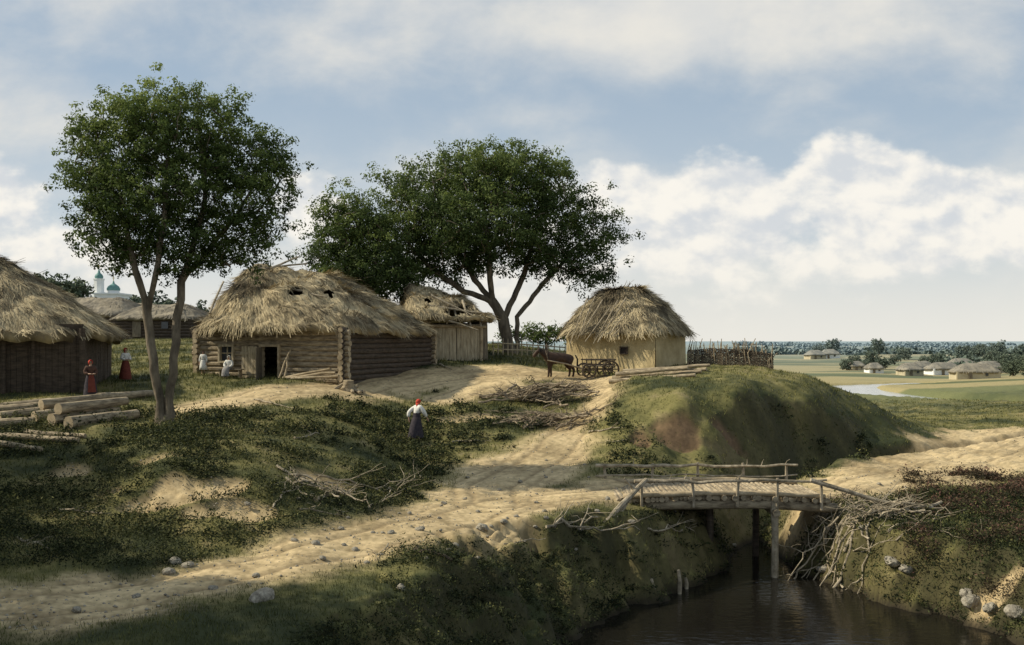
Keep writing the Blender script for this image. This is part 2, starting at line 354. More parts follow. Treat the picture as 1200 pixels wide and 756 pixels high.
var=np.clip(.22+.5*fbm(x*.35,d*.35,4)+r.normal(0,.10,nn),0,1)
tag(np_obj('grass',V.reshape(-1,3),np.arange(nn*3).reshape(-1,3),['grass'],attrs={'var':np.repeat(var,3)}),kind='stuff')
def weedclumps(name,m,x,d,z,r,per,rad,ls,hgt):
    nc=len(x); n=nc*per; sc=np.repeat(.5+r.random(nc),per); base=np.stack([np.repeat(x,per),np.repeat(d,per),np.repeat(z,per)],1)
    th=r.uniform(0,6.28,n); rr=np.sqrt(r.random(n))*rad*sc; hz=hgt*sc*r.random(n)*(1.05-(rr/(rad*sc))**2)
    hz*=np.where((base[:,2]<2.5)&(base[:,1]<36)&(base[:,0]<9),.5,1)
    Pp=base+np.stack([np.cos(th)*rr,np.sin(th)*rr,hz],1)
    A_=r.normal(0,1,(n,3)); A_[:,2]=np.abs(A_[:,2])*.8; A_/=np.linalg.norm(A_,axis=1)[:,None]; B_=np.cross(A_,r.normal(0,1,(n,3))); B_/=np.linalg.norm(B_,axis=1)[:,None]
    s=ls*(.5+r.random(n))[:,None]*np.clip(base[:,1:2]/32,.7,1.6)
    v=np.clip(np.repeat(.12+.5*r.random(nc),per)+r.normal(0,.07,n)+.3*hz/hgt-.1,0,1)
    V,Fa,vv=quads(Pp,A_*s,B_*s*.45,v)
    return tag(np_obj(name,V,Fa,[m],attrs={'var':vv}),kind='stuff')
def wk(x,d,z,di,sa,cl,r):
    px=600+x/d*F; py=HY+(H-z)*F/d; nz=fbm(x*.5+40,d*.5,4)
    a=((px<570)&(py>482)&(py<665))|((px>880)&(py>585))|((px>380)&(px<700)&(py>440)&(py<530)&(nz>.55))|((px>715)&(px<1020)&(py>475)&(py<560)&(nz>.48))
    b=(z<2.35)&(d<37)&(px>300)
    return (z>.05)&(di<.3)&(sa<.35)&(cl<.5)&((a&(nz+.25*r.random(len(x))>.52))|(b&(nz+.35*r.random(len(x))>np.where(px>880,.40,.48))))
x,d,z,r=scatter(23000,(-120,1320),(17,60),wk,12)
weedclumps('undergrowth','weed',x,d,z,r,38,.34,.045,.38)
def wr(x,d,z,di,sa,cl,r):
    px=600+x/d*F; py=HY+(H-z)*F/d; nz=fbm(x*.8+11,d*.8,4)
    return (px>1060)&(py>555)&(py<700)&(z>.1)&(nz+.2*r.random(len(x))>.64)
x,d,z,r=scatter(6000,(1060,1320),(24,45),wr,13)
weedclumps('reddish_undergrowth','redweed',x,d,z,r,44,.4,.04,.36)
def pk(x,d,z,di,sa,cl,r): return (di>.5)|(sa>.5)
x,d,z,r=scatter(16000,(-60,1260),(18,60),pk,14); k=len(x); s=(.012+.035*r.random(k)**3)
oct_=np.array([(1,0,0),(0,1,0),(-1,0,0),(0,-1,0),(0,0,.8),(0,0,-.8)],float); V=np.stack([x,d,z],1)[:,None,:]+oct_[None]*s[:,None,None]*(.7+.6*r.random((k,6,1)))
fo=np.array([(0,1,4),(1,2,4),(2,3,4),(3,0,4),(1,0,5),(2,1,5),(3,2,5),(0,3,5)]); Fa=(np.arange(k)[:,None,None]*6+fo[None]).reshape(-1,3)
tag(np_obj('gravel',V.reshape(-1,3),Fa,['stone']),kind='stuff')
# ------------------------------------------------------------ trees
def E(px,py,rx,ry,d,off=0,dy=.8):
    m=d/F; c=W(px,py,d)+Vector((0,off,0)); return (np.array(c),np.array((rx*m,rx*m*dy,ry*m)))
def make_tree(label,base,trunks,ells,ncl,leafN,leafS,clr,tr,seed,lm='leaf',group=None,mind=.5,lowz=2.,barkside=9,minr=.014):
    r=np.random.default_rng(seed); rt=root('tree',label,'tree',base,group)
    vol=np.array([np.prod(e[1])**(2/3.) for e in ells]); vol/=vol.sum(); C=[]; tries=0
    while len(C)<ncl and tries<ncl*40:
        tries+=1; c,ra=ells[r.choice(len(ells),p=vol)]; dv=r.normal(0,1,3); dv/=np.linalg.norm(dv); q=c+dv*ra*(.35+.65*r.random()**.6)
        if C and np.min(np.linalg.norm(np.array(C)-q,axis=1))<mind: continue
        C.append(q)
    C=np.array(C); pos=[];par=[];chains=[]
    for tp in trunks:
        tp=[np.array(p,float) for p in tp]; ch=[]; st=None
        if pos and np.linalg.norm(tp[0]-np.array(pos[0]))>1e-3 and len(pos):
            j=int(np.argmin(np.linalg.norm(np.array(pos)-tp[0],axis=1)))
            if np.linalg.norm(np.array(pos[j])-tp[0])<.6: st=j
        if st is not None: ch.append(st)
        prev=st if st is not None else -1
        for i in range(len(tp)-1):
            L=np.linalg.norm(tp[i+1]-tp[i]); k=max(2,int(L/.45))
            for t in range(k+(1 if i==len(tp)-2 else 0)):
                if t==0 and i==0 and st is not None: continue
                q=tp[i]+(tp[i+1]-tp[i])*t/k+r.normal(0,.03,3)*(1 if (i or t) else 0); pos.append(q);par.append(prev);prev=len(pos)-1;ch.append(prev)
        chains.append(ch)
    T=np.array(pos); dt=np.array([np.min(np.linalg.norm(T-c,axis=1)) for c in C]); order=np.argsort(dt)
    for ci in order:
        c=C[ci]; PA=np.array(pos); dd=np.linalg.norm(PA-c,axis=1)+.9*np.maximum(0,PA[:,2]-c[2]+.2)+4*np.maximum(0,base[2]+lowz-PA[:,2])
        j=int(np.argmin(dd)); p0=PA[j]; L=np.linalg.norm(c-p0); pj=par[j]
        tg=(p0-PA[pj]) if pj>=0 else np.array((0,0,1.)); tg=tg/(np.linalg.norm(tg)+1e-6)
        p1=p0+(tg*.5+np.array((0,0,.25)))*L*.35; p2=c-(c-p0)*.25+np.array((0,0,.12*L)); k=max(3,int(L/.45)); ch=[j]; prev=j
        for t in range(1,k+1):
            t/=k; q=(1-t)**3*p0+3*(1-t)**2*t*p1+3*(1-t)*t*t*p2+t**3*c+r.normal(0,.035,3); pos.append(q);par.append(prev);prev=len(pos)-1;ch.append(prev)
        chains.append(ch)
    w=np.zeros(len(pos)); hasc=np.zeros(len(pos),bool)
    for i in range(len(pos)-1,-1,-1):
        if not hasc[i]: w[i]+=1
        if par[i]>=0: w[par[i]]+=w[i]; hasc[par[i]]=True
    rad=np.maximum(minr,tr*(w/w.max())**.5)
    mb=MB()
    for ci,ch in enumerate(chains):
        rr=[rad[i] for i in ch]
        if ci>=len(trunks) or len(ch)>1 and ch[0]!=0: rr[0]=min(rr[0],rr[1]*1.3)
        if ci<len(trunks) and par[ch[0]]==-1: rr[0]*=1.55; rr[1]*=1.2
        mb.tube([pos[i] for i in ch],rr,barkside if rr[1]>.08 else 5,jit=.12,cap=False)
    mb.obj('trunk',['bark'],rt,smooth=True)
    nc=len(C); sub=6; N=nc*leafN
    sc=C[:,None,:]+r.normal(0,1,(nc,sub,3))*clr*np.array((.62,.62,.42)); pick=r.integers(0,sub,(nc,leafN))
    cc=sc[np.arange(nc)[:,None],pick]; o=r.normal(0,1,(nc,leafN,3)); o/=np.linalg.norm(o,axis=2)[...,None]; o*=(r.random((nc,leafN,1))**.45)*clr*np.array((.55,.55,.40))
    Pp=(cc+o).reshape(-1,3); on=o.reshape(-1,3)/np.linalg.norm(o.reshape(-1,3),axis=1)[:,None]
    nrm=on*1.4+np.array((0,0,.45))+r.normal(0,.40,(N,3)); nrm/=np.linalg.norm(nrm,axis=1)[:,None]
    A_=np.cross(nrm,r.normal(0,1,(N,3))); A_/=np.linalg.norm(A_,axis=1)[:,None]; B_=np.cross(nrm,A_)
    s=leafS*(.55+.9*r.random(N))[:,None]
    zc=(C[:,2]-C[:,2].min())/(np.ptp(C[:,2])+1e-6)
    v=np.repeat(.16+.22*r.random(nc)+.20*zc,leafN)+r.normal(0,.035,N)+.30*(o.reshape(-1,3)[:,2]/clr)+.12  # sunlit tops painted in: leaves get lighter toward crown and clump tops
    V,Fa,vv=quads(Pp,A_*s,B_*s*.6,np.clip(v,0,1))
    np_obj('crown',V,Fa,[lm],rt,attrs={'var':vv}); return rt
d=38.; b=G(190,d,-.1); B=np.array(b)
t1=[B,W(187,470,d),W(180,420,d),W(172,370,d),W(163,330,d-.3),W(150,285,d-.5),W(140,235,d-.5)]
t2=[B+np.array((.32,.05,0)),W(198,470,d),W(205,420,d),W(207,370,d+.2),W(212,330,d+.3),W(228,285,d+.5),W(240,230,d+.4),W(235,160,d)]
t3=[W(212,330,d+.3),W(240,300,d+.8),W(275,255,d+.9),W(300,210,d+.8)]
t4=[W(172,370,d),W(183,320,d-.5),W(192,260,d-.6),W(195,190,d-.3)]
left=make_tree('tall twin-trunked willow on the grassy bank beside the logs',b,[t1,t2,t3,t4],
 [E(195,148,68,50,d,0),E(240,143,46,40,d,.3),E(140,165,52,50,d,-.3),E(120,225,42,50,d,0),E(165,235,72,60,d,-.4),E(230,215,72,60,d,.5),E(292,185,46,46,d,.2),E(305,240,34,42,d,0),E(265,290,52,26,d,.3),E(135,290,44,24,d,0),E(205,300,48,22,d,0),E(100,165,20,26,d),E(330,195,16,22,d)],
 380,270,.055,.60,.23,5,mind=.42,lowz=4.0)
d=70.; b=G(598,d,-.2); B=np.array(b); 
T=[[B,W(590,375,d),W(577,352,d),W(556,328,d),W(530,285,d),W(505,245,d)],
   [W(590,375,d),W(602,350,d),W(614,322,d+1),W(625,280,d+1),W(640,240,d+1)],
   [W(577,352,d),W(574,320,d-1),W(570,280,d-1),W(565,220,d-1)],
   [B+np.array((.45,.1,0)),W(606,372,d),W(630,340,d+.5),W(662,305,d+.5),W(695,265,d+.5)],
   [W(577,352,d),W(545,342,d-.5),W(505,315,d-.5),W(478,285,d-.5)]]
make_tree('broad spreading willow behind the thatched sheds',b,T,
 [E(565,210,72,36,d,0),E(500,232,52,40,d,0),E(480,275,48,38,d,0),E(620,222,58,42,d,0),E(560,265,88,42,d,-1),E(650,262,52,42,d,1),E(697,265,30,40,d,.5),E(525,306,60,18,d,0),E(640,300,50,20,d,0),E(463,212,22,20,d),E(690,312,34,26,d),E(590,190,30,20,d),E(480,318,34,18,d)],
 460,250,.090,1.08,.44,6,'leafdk',mind=.82,lowz=3.0,minr=.028)
d=66.; b=G(428,d,-.2)
make_tree('smaller dark willow behind the log hut',b,[[np.array(b),W(425,350,d),W(415,310,d),W(405,275,d)],[W(425,350,d),W(440,310,d),W(445,280,d)]],
 [E(408,258,32,28,d),E(395,296,32,32,d),E(430,280,30,34,d),E(425,320,44,28,d),E(455,325,35,22,d)],190,230,.085,1.0,.26,8,'leafdk',mind=.7,lowz=2.0,minr=.02)
d=78.; b=G(640,d,-.1)
make_tree('low green shrub behind the picket fence',b,[[np.array(b),W(640,395,d)]],[E(620,392,30,7,d),E(650,390,22,7,d)],24,140,.09,.8,.1,9,'leafdk',mind=.6,lowz=0)
def copy_tree(src,loc,rot,s,group=None,label=None):
    r2=src.copy(); r2.location=loc; r2.rotation_euler=(0,0,rot); r2.scale=(s,s,s); link(r2)
    if group: r2['group']=group
    if label: r2['label']=label
    for c in src.children:
        if c.name.startswith(('trunk','crown')):
            k=c.copy(); k.parent=r2; link(k)
    return r2
for (x,y,ro,s) in [(-28.5,30,1,1.0),(-26,24.5,2.2,1.0),(-20.8,20.5,4,.95),(-15.6,19.5,.3,.84),(-32,26.5,5,1.1),(-21.5,24.0,2.9,.72),(-31,22,3.3,1.1),(-25,19,5.5,1.0)]:  # unseen trees left of frame casting the foreground shade; more added to deepen it
    copy_tree(left,(x,y,gz(x,y)-.1),ro,s,'unseen willows shading the near bank','tall unseen willow with a dense crown shading the bank')
def far_tree(seed,h,w):
    c=Vector((0,0,0))
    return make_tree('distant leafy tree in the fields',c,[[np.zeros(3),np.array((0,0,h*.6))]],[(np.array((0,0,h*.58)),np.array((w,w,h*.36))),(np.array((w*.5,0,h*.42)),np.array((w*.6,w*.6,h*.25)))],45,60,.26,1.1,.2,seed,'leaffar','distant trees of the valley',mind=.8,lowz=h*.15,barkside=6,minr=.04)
ft=[far_tree(21,8,3.2),far_tree(22,6.5,3.6),far_tree(23,7.5,2.6)]
spots=[(1000,431),(1012,434),(1022,430),(1034,433),(992,434),(975,418),(960,417),(1085,430),(1172,434),(1186,431),(1198,433),(1180,438),(1145,424),(1130,421),(1195,422),(1170,420),(1060,422),(1030,416),(1210,427),(1150,416),(1187,441),(1205,442),(1225,438),(1097,434),(1048,428),(1165,428)]
used=[0]*3
def putfar(p,k,s,ro):
    if used[k]==0:
        ft[k].location=p; ft[k].scale=(s,s,s); ft[k].rotation_euler=(0,0,ro); used[k]=1
    else: copy_tree(ft[k],p,ro,s)
for i,(a,bb) in enumerate(spots):
    p=hit(a,bb); s=rnd.uniform(.4,.62)*min(1.9,max(.8,p.y/230)); putfar(p-Vector((0,0,.3)),i%3,s,rnd.uniform(0,6))
for i,(px,dd_,s) in enumerate([(48,135,1.15),(62,140,1.3),(76,150,1.1),(30,140,1.2),(150,215,1.0),(163,200,1.2),(178,205,1.35),(192,190,1.1),(207,195,1.1),(222,185,.95),(238,190,.9),(98,240,.8),(255,200,.9),(15,150,1.2)]):
    putfar(G(px,dd_,-.3),i%3,s,rnd.uniform(0,6))
def wood(name,pxr,dr,nn,h,seed,ls,thr=.5):
    r=np.random.default_rng(seed); px=r.uniform(*pxr,nn); d=np.exp(r.uniform(math.log(dr[0]),math.log(dr[1]),nn)); x=(px-600)/F*d; k=fbm(x/110.+seed,d/90.,3)>thr; x=x[k];d=d[k]; z=terrain(x,d); per=34; m=len(x)
    hs=h*(.6+.7*r.random(m)); o=r.normal(0,1,(m,per,3)); o/=np.linalg.norm(o,axis=2)[...,None]; o*=np.stack([hs*.9,hs*.6,hs*.42],1)[:,None,:]*(.6+.4*r.random((m,per,1)))
    Pp=(np.stack([x,d,z+hs*.35],1)[:,None,:]+o).reshape(-1,3); N=len(Pp); A_=r.normal(0,1,(N,3)); A_/=np.linalg.norm(A_,axis=1)[:,None]; B_=np.cross(A_,r.normal(0,1,(N,3))); B_/=np.linalg.norm(B_,axis=1)[:,None]
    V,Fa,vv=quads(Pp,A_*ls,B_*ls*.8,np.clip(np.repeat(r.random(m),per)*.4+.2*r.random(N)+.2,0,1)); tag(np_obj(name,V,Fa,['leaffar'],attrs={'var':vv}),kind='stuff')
wood('distant_wood',(860,1300),(380,2200),2600,4.2,41,1.1,.47)
wood('distant_hedgerow',(1090,1300),(170,300),140,2.4,42,.5,.5)
# ------------------------------------------------------------ huts
def xy(v): return Vector((v[0],v[1]))
def thatch(parent,corners,ridge,ze,zr,over,ns,seed,mt='thatch',p=1.3,N=96,Mr=16,rag=1.,lip=.3,sl=(.35,.8),sw=.018,lump=.16,holes=()):
    r=np.random.default_rng(seed); cs=[np.array(c[:2],float) for c in corners]; cen=sum(cs)/len(cs)
    cs=[c+(c-cen)/np.linalg.norm(c-cen)*over*1.35 for c in cs]
    zes=list(ze) if hasattr(ze,'__len__') else [ze]*len(cs)
    pts=[np.append(c,z) for c,z in zip(cs,zes)]
    for _ in range(2):
        q=[]
        for i in range(len(pts)):
            a=pts[i];b=pts[(i+1)%len(pts)]; q+= [a*.86+b*.14,a*.14+b*.86]
        pts=q
    pts=np.array(pts+[pts[0]]); L=np.r_[0,np.cumsum(np.linalg.norm(np.diff(pts[:,:2],axis=0),axis=1))]; s=np.linspace(0,L[-1],N,endpoint=False)
    Ep=np.stack([np.interp(s,L,pts[:,k]) for k in range(3)],1)
    a=np.array(ridge[0][:2],float);b=np.array(ridge[1][:2],float); ab=b-a; t=np.clip(((Ep[:,:2]-a)@ab)/(ab@ab+1e-9),0,1); Rp=a+t[:,None]*ab
    zR=(zr[0]*(1-t)+zr[1]*t) if hasattr(zr,'__len__') else np.full(N,zr)
    ts=np.linspace(0,1,Mr+1); G_=np.zeros((Mr+1,N,3))
    for i,tt in enumerate(ts):
        G_[i,:,:2]=Ep[:,:2]*(1-tt)+Rp*tt; G_[i,:,2]=Ep[:,2]+(zR-Ep[:,2])*(1-(1-tt)**p)
        nz=fbm(G_[i,:,0]*.9+seed,G_[i,:,1]*.9+G_[i,:,2]*.7,4)-.5; nn2=fbm(G_[i,:,0]*3+seed,G_[i,:,1]*3+G_[i,:,2]*3,2)-.5
        G_[i,:,2]+=nz*lump*3*(1 if i>0 else .8)+nn2*lump
    under=G_[0].copy(); under[:,2]-=lip; under[:,:2]=under[:,:2]*.985+Rp*.015
    inner=G_[0].copy(); inner[:,:2]=Ep[:,:2]*.78+Rp*.22; inner[:,2]=Ep[:,2]+.05
    V=np.concatenate([inner[None],under[None],G_],0); m=V.shape[0]; ix=np.arange(m*N).reshape(m,N); nx=np.roll(ix,-1,axis=1)
    Fa=np.stack([ix[:-1].ravel(),nx[:-1].ravel(),nx[1:].ravel(),ix[1:].ravel()],1); VV=V.reshape(-1,3)
    def inhole(Pq,sc=1.):
        o=np.zeros(len(Pq),bool); nj=(fbm(Pq[:,0]*2.3+seed,Pq[:,2]*3.1,3)-.5)*2.6
        for hx,hz,rx,rz in holes:
            e=((Pq[:,0]-hx)/rx)**2+((Pq[:,2]-hz)/rz)**2+nj; o|=(e<sc)&(Pq[:,1]<cen[1]+.3)
        return o
    if holes:
        fc=VV[Fa].mean(1); Fa=Fa[~inhole(fc)]
    var0=np.clip(.45+.9*(fbm(VV[:,0]*1.2,VV[:,1]*1.2+VV[:,2],4)-.5),0,1)
    ti=r.random(ns)**1.15*(Mr-.01); i0=ti.astype(int); f=ti-i0; si=r.integers(0,N,ns)
    A0=G_[i0,si];A1=G_[i0+1,si];B0=G_[i0,(si+1)%N]; Pp=A0+(A1-A0)*f[:,None]+(B0-A0)*r.random(ns)[:,None]
    dn=A0-A1; ln=np.linalg.norm(dn,axis=1); ok=ln>.02
    if holes: ok&=~inhole(Pp,.95)
    Pp=Pp[ok];dn=dn[ok]/ln[ok][:,None];sd=(B0-A0)[ok]; k=len(Pp)
    sd/=np.linalg.norm(sd,axis=1)[:,None]+1e-6; nm=np.cross(sd,dn); nm[nm[:,2]<0]*=-1; nm/=np.linalg.norm(nm,axis=1)[:,None]+1e-6
    dr=dn+sd*r.normal(0,.20*rag,k)[:,None]; le=r.uniform(sl[0],sl[1],k)[:,None]; lift=(.01+.07*rag*r.random(k)**3)[:,None]; w=sw*(.5+r.random(k))[:,None]
    if holes: le=np.where(inhole(Pp+dr*le*.8,.6)[:,None],le*.5,le)
    S=Pp+nm*.015; Ee=Pp+dr*le+nm*lift; Q_=np.stack([S-sd*w,S+sd*w,Ee+sd*w*.5,Ee-sd*w*.5],1).reshape(-1,3)
    pv=np.clip(.5+1.4*(fbm(Pp[:,0]*.9+4,Pp[:,1]*.9+Pp[:,2]*.8,4)-.5)+r.normal(0,.12,k),0,1)
    Fs=np.arange(k*4).reshape(k,4)+len(VV)
    return np_obj('roof',np.concatenate([VV,Q_]),np.concatenate([Fa,Fs]),[mt],parent,attrs={'var':np.concatenate([var0,np.repeat(pv,4)])})
def logwall(parent,p0,p1,z0,h,r=.15,over=.28,off=0,openings=[],m='log'):
    mb=MB(); p0=xy(p0);p1=xy(p1); dv=(p1-p0); L=dv.length; dv/=L; k=int(math.ceil(h/(r*1.8)))
    for i in range(-2,k):
        z=z0+(i+.5)*r*1.8+off; segs=[(-over-rnd.random()*.1,L+over+rnd.random()*.1)]
        for a,b,c,e in openings:
            if c<z-z0+r*.5 and z-z0-r*.5<e:
                ns=[]
                for s0,s1 in segs:
                    if b<=s0 or a>=s1: ns.append((s0,s1)); continue
                    if a>s0: ns.append((s0,a))
                    if b<s1: ns.append((b,s1))
                segs=ns
        for s0,s1 in segs:
            q=max(2,int((s1-s0)/1.2)+1); pts=[]
            for j in range(q): 
                s=s0+(s1-s0)*j/(q-1); pts.append((p0.x+dv.x*s+rnd.uniform(-.015,.015),p0.y+dv.y*s+rnd.uniform(-.015,.015),z+rnd.uniform(-.015,.015)))
            mb.tube(pts,[r*rnd.uniform(.93,1.06) for _ in pts],9,jit=.08,capmi=1)
    return mb.obj('wall',[m,'cutlog'],parent,smooth=False)
def plankwall(parent,p0,p1,z0,h,w=.2,m='plank',name='wall',hj=.05):
    mb=MB(); p0=Vector(p0);p1=Vector(p1); dv=Vector((p1.x-p0.x,p1.y-p0.y,0)); L=dv.length; dv/=L; nr=Vector((dv.y,-dv.x,0)); k=max(2,int(L/w)); w=L/k
    for i in range(k):
        hh=h+rnd.uniform(-hj,hj); c=Vector((p0.x,p0.y,0))+dv*(i+.5)*w+nr*rnd.uniform(-.012,.012); 
        mb.box((c.x,c.y,z0-.3+(hh+.3)/2),dv*w*.475,nr*.02,Vector((rnd.uniform(-.02,.02),0,(hh+.3)/2)))
    mb.box(Vector((p0.x,p0.y,z0+h*.5))+dv*L/2-nr*.06,dv*L/2,nr*.03,(0,0,h*.5+.2))
    return mb.obj(name,[m],parent)
def framebox(mb,o,dv,nr,s0,s1,z0,z1,t=.07,th=.05,mi=0):
    for (a,b,c,e) in[(s0-t,s0,z0,z1),(s1,s1+t,z0,z1),(s0-t,s1+t,z1,z1+t),(s0-t,s1+t,z0-t,z0)]:
        mb.box(o+dv*(a+b)/2+Vector((0,0,(c+e)/2))+nr*th*.5,dv*(b-a)/2,nr*th,(0,0,(e-c)/2),mi)
def pole_on(parent,pts,r=.05,m='dead'):
    mb=MB(); pts=[Vector(p) for p in pts]; q=[]
    for i in range(len(pts)-1):
        for t in range(3): q.append(pts[i].lerp(pts[i+1],t/3)+Vector((rnd.uniform(-.04,.04),)*3))
    q.append(pts[-1]); mb.tube(q,[r*(1-.4*i/len(q)) for i in range(len(q))],6,jit=.15); return mb.obj('pole',[m],parent)
def hole(px,py,d,rx,ry): p=W(px,py,d); m=d/F; return (p.x,p.z,rx*m,ry*m)
# --- main log hut
C=Vector((-8.45,50,0)); Lc=Vector((-16.7,53.1,0)); dv=(Lc-C).normalized(); LF=(Lc-C).length; nr=Vector((dv.y,-dv.x,0)); 
if nr.y>0: nr=-nr
bk=-nr; R=C+bk*10.2; Bk=Lc+bk*10.2
z0=min(gz(C.x,C.y),gz(Lc.x,Lc.y))+.05; hut=root('log_hut','weathered log hut with sagging grey thatched hip roof',"hut",(C+Lc+R+Bk)*.25+Vector((0,0,z0)))
wh=2.5
dA,dB=3.75,4.75; wA,wB=6.55,7.3
logwall(hut,C,Lc,z0,wh,openings=[(dA,dB,-.5,1.85),(wA,wB,1.1,1.85)])
logwall(hut,C,R,z0,wh,off=.13,m='darklog'); logwall(hut,Lc,Bk,z0,wh,off=.13); logwall(hut,R,Bk,z0,wh)  # right wall's shade put into its colour by darker logs
mb=MB(); oh=Vector((C.x,C.y,z0)); framebox(mb,oh+nr*.13,dv,nr,dA,dB,0,1.85,.12,.08); 
mb.obj('door_frame',['cutlog'],hut)
mb=MB(); hinge=oh+dv*dB+nr*.16; dd=(nr*.85-dv*.25).normalized()
for i in range(5): mb.box(hinge+dd*(.1+.18*i)+Vector((0,0,.92)),dd*.085,dd.cross(Vector((0,0,1)))*.02,(0,0,.9))
mb.obj('door',['plank'],hut)
wc=1.475
mb=MB(); framebox(mb,oh+nr*.16,dv,nr,wA,wB,1.1,1.85,.11,.07); mb.obj('window_frame',['paleplank'],hut)
mb=MB(); mb.box(oh+dv*(wA+wB)/2+Vector((0,0,wc))+nr*.05,dv*.38,nr*.01,(0,0,.38)); mb.box(oh+dv*(wA+wB)/2+Vector((0,0,wc))+nr*.09,dv*.025,nr*.02,(0,0,.37),1); mb.box(oh+dv*(wA+wB)/2+Vector((0,0,wc+.03))+nr*.095,dv*.37,nr*.015,(0,0,.025),1); mb.obj('window',['glass','paleplank'],hut)
mb=MB()
for i in range(5): mb.box(oh+dv*(5.0+.19*i+.1)+Vector((0,0,.95))+nr*.2,dv*.088,nr*.02,(0,0,.92+rnd.uniform(-.04,.04)))
mb.box(oh+dv*5.5+Vector((0,0,.5))+nr*.23,dv*.5,nr*.02,(0,0,.06));mb.box(oh+dv*5.5+Vector((0,0,1.5))+nr*.23,dv*.5,nr*.02,(0,0,.06)); mb.obj('shutter',['paleplank'],hut)
dvh=dv; nh=nr
P1=W(298,0,54.8);P2=W(372,0,57)
thatch(hut,[C,R,Bk,Lc],[P1,P2],[z0+2.85,z0+2.75,z0+2.8,z0+2.85],[12.05,11.9],.75,26000,51,rag=1.15,lip=.35,N=190,Mr=34,lump=.24,sw=.014,holes=[hole(352,342,53,10,5),hole(384,345,53,7,4)])
for a in[[W(318,314,54),W(350,301,56)],[W(296,316,54),W(360,309,56.5)],[W(340,338,52.8),W(383,348,52.2)],[W(245,368,52),W(262,330,53.2)]]: pole_on(hut,a,.07)
# --- shed with gate
FL=Vector((-6.0,61.5,0));FR=Vector((-1.55,62.5,0)); dv2=(FR-FL).normalized(); nr2=Vector((dv2.y,-dv2.x,0)); BL=FL-nr2*7;BR=FR-nr2*7
z1=gz(-2.5,62)+.0; shed=root('thatched_shed','plank shed with wide gate and broken thatched roof','shed',(FL+BR)*.5+Vector((0,0,z1)))
plankwall(shed,FL,FL+dv2*1.0,z1,2.3,.22); plankwall(shed,FR-dv2*.35,FR,z1,2.3,.18)
plankwall(shed,FR,BR,z1,2.3,.24); plankwall(shed,BR,BL,z1,2.3,.24); plankwall(shed,BL,FL,z1,2.3,.24)
g0=FL+dv2*1.05; g1=FR-dv2*.4; mid=(g0+g1)/2
for a,b in((g0,mid-dv2*.02),(mid+dv2*.02,g1)):
    q=plankwall(shed,a+nr2*.05,b+nr2*.05,z1,2.1,.2,'paleplank','gate')
mb=MB(); 
for t in(0,1): mb.tube([Vector((g0.x,g0.y,z1-.3)).lerp(Vector((g1.x,g1.y,z1-.3)),t)+nr2*.12,Vector((g0.x,g0.y,z1+2.2)).lerp(Vector((g1.x,g1.y,z1+2.2)),t)+nr2*.12],.1,8)
mb.tube([Vector((g0.x,g0.y,z1+2.18))+nr2*.16-dv2*.3,Vector((g1.x,g1.y,z1+2.14))+nr2*.16+dv2*.3],.09,8); mb.obj('gate_frame',['cutlog'],shed)
thatch(shed,[FL,FR,BR,BL],[W(478,0,65),W(528,0,65.5)],z1+2.75,[11.65,11.0],.8,11000,52,rag=1.5,lip=.3,sw=.018,N=150,Mr=26,lump=.2,holes=[hole(540,364,62.5,24,7),hole(505,352,63,7,3)])
for a in[[W(512,348,63.2),W(524,379,61.2)],[W(528,350,63.2),W(538,380,61.3)],[W(542,352,63.2),W(552,382,61.4)],[W(556,358,63),W(564,383,61.6)],[W(500,358,61.9),W(577,368,62)],[W(498,368,61.4),W(560,387,60.8)],[W(505,346,62.3),W(566,376,61.6)]]: pole_on(shed,a,.075)
# --- clay hut with domed thatch
C=W(768,0,58);Lq=W(664,0,61);Rq=W(803,0,62.4); C.z=Lq.z=Rq.z=0; Bq=Lq+Rq-C
z2=gz(C.x,C.y)-.05; ch=root('clay_hut','clay-walled hut with rounded shaggy thatched roof','hut',(Lq+Rq)*.5+Vector((0,0,z2)))
def claywall(a,b,z0,h,hole=None):
    bm_=MB(); a=Vector((a.x,a.y,0));b=Vector((b.x,b.y,0)); d=(b-a).normalized(); nr=Vector((d.y,-d.x,0)); L=(b-a).length; nx,nz=24,8; V=[];Fc=[]
    for j in range(nz+1):
        for i in range(nx+1):
            s=L*i/nx; zz_=z0-.4+(h+.4)*j/nz; q=a+d*s+nr*(.06*(1-j/nz)+float(fbm(np.array([s*1.3+z0]),np.array([zz_*1.3]),3)[0]-.5)*.12*(0 if i in(0,nx) else 1)); V.append((q.x,q.y,zz_))
    for j in range(nz):
        for i in range(nx): Fc.append((j*(nx+1)+i,j*(nx+1)+i+1,(j+1)*(nx+1)+i+1,(j+1)*(nx+1)+i))
    bm_.raw(V,Fc); return bm_.obj('wall',['clay'],ch)
for a,b in((Lq,C),(C,Rq),(Rq,Bq),(Bq,Lq)): claywall(a,b,z2,2.6)
dv3=(Lq-C).normalized(); nr3=Vector((dv3.y,-dv3.x,0)); nr3=nr3 if nr3.y<0 else -nr3; o3=Vector((C.x,C.y,z2))
mb=MB(); framebox(mb,o3+nr3*.1,dv3,nr3,1.75,2.15,1.05,1.4,.06,.05); mb.box(o3+dv3*1.95+nr3*.1+Vector((0,0,1.225)),dv3*.2,nr3*.01,(0,0,.175),1); mb.obj('window',['darklog','eye'],ch)
cc=(Lq+Rq)/2; thatch(ch,[C,Rq,Bq,Lq],[cc-Vector((.5,0,0)),cc+Vector((.4,.1,0))],z2+2.35,11.25,.6,13000,53,rag=1.6,p=1.75,lip=.25,N=120,Mr=20,sw=.019,lump=.18)
for i in range(8):
    t=i/7; px=666+t*54; pole_on(ch,[W(px+22+t*10,352+rnd.uniform(-6,10),59.8-t*.6),W(px+rnd.uniform(-5,5),396+rnd.uniform(-6,8),59.6-t*1.2)],.04)
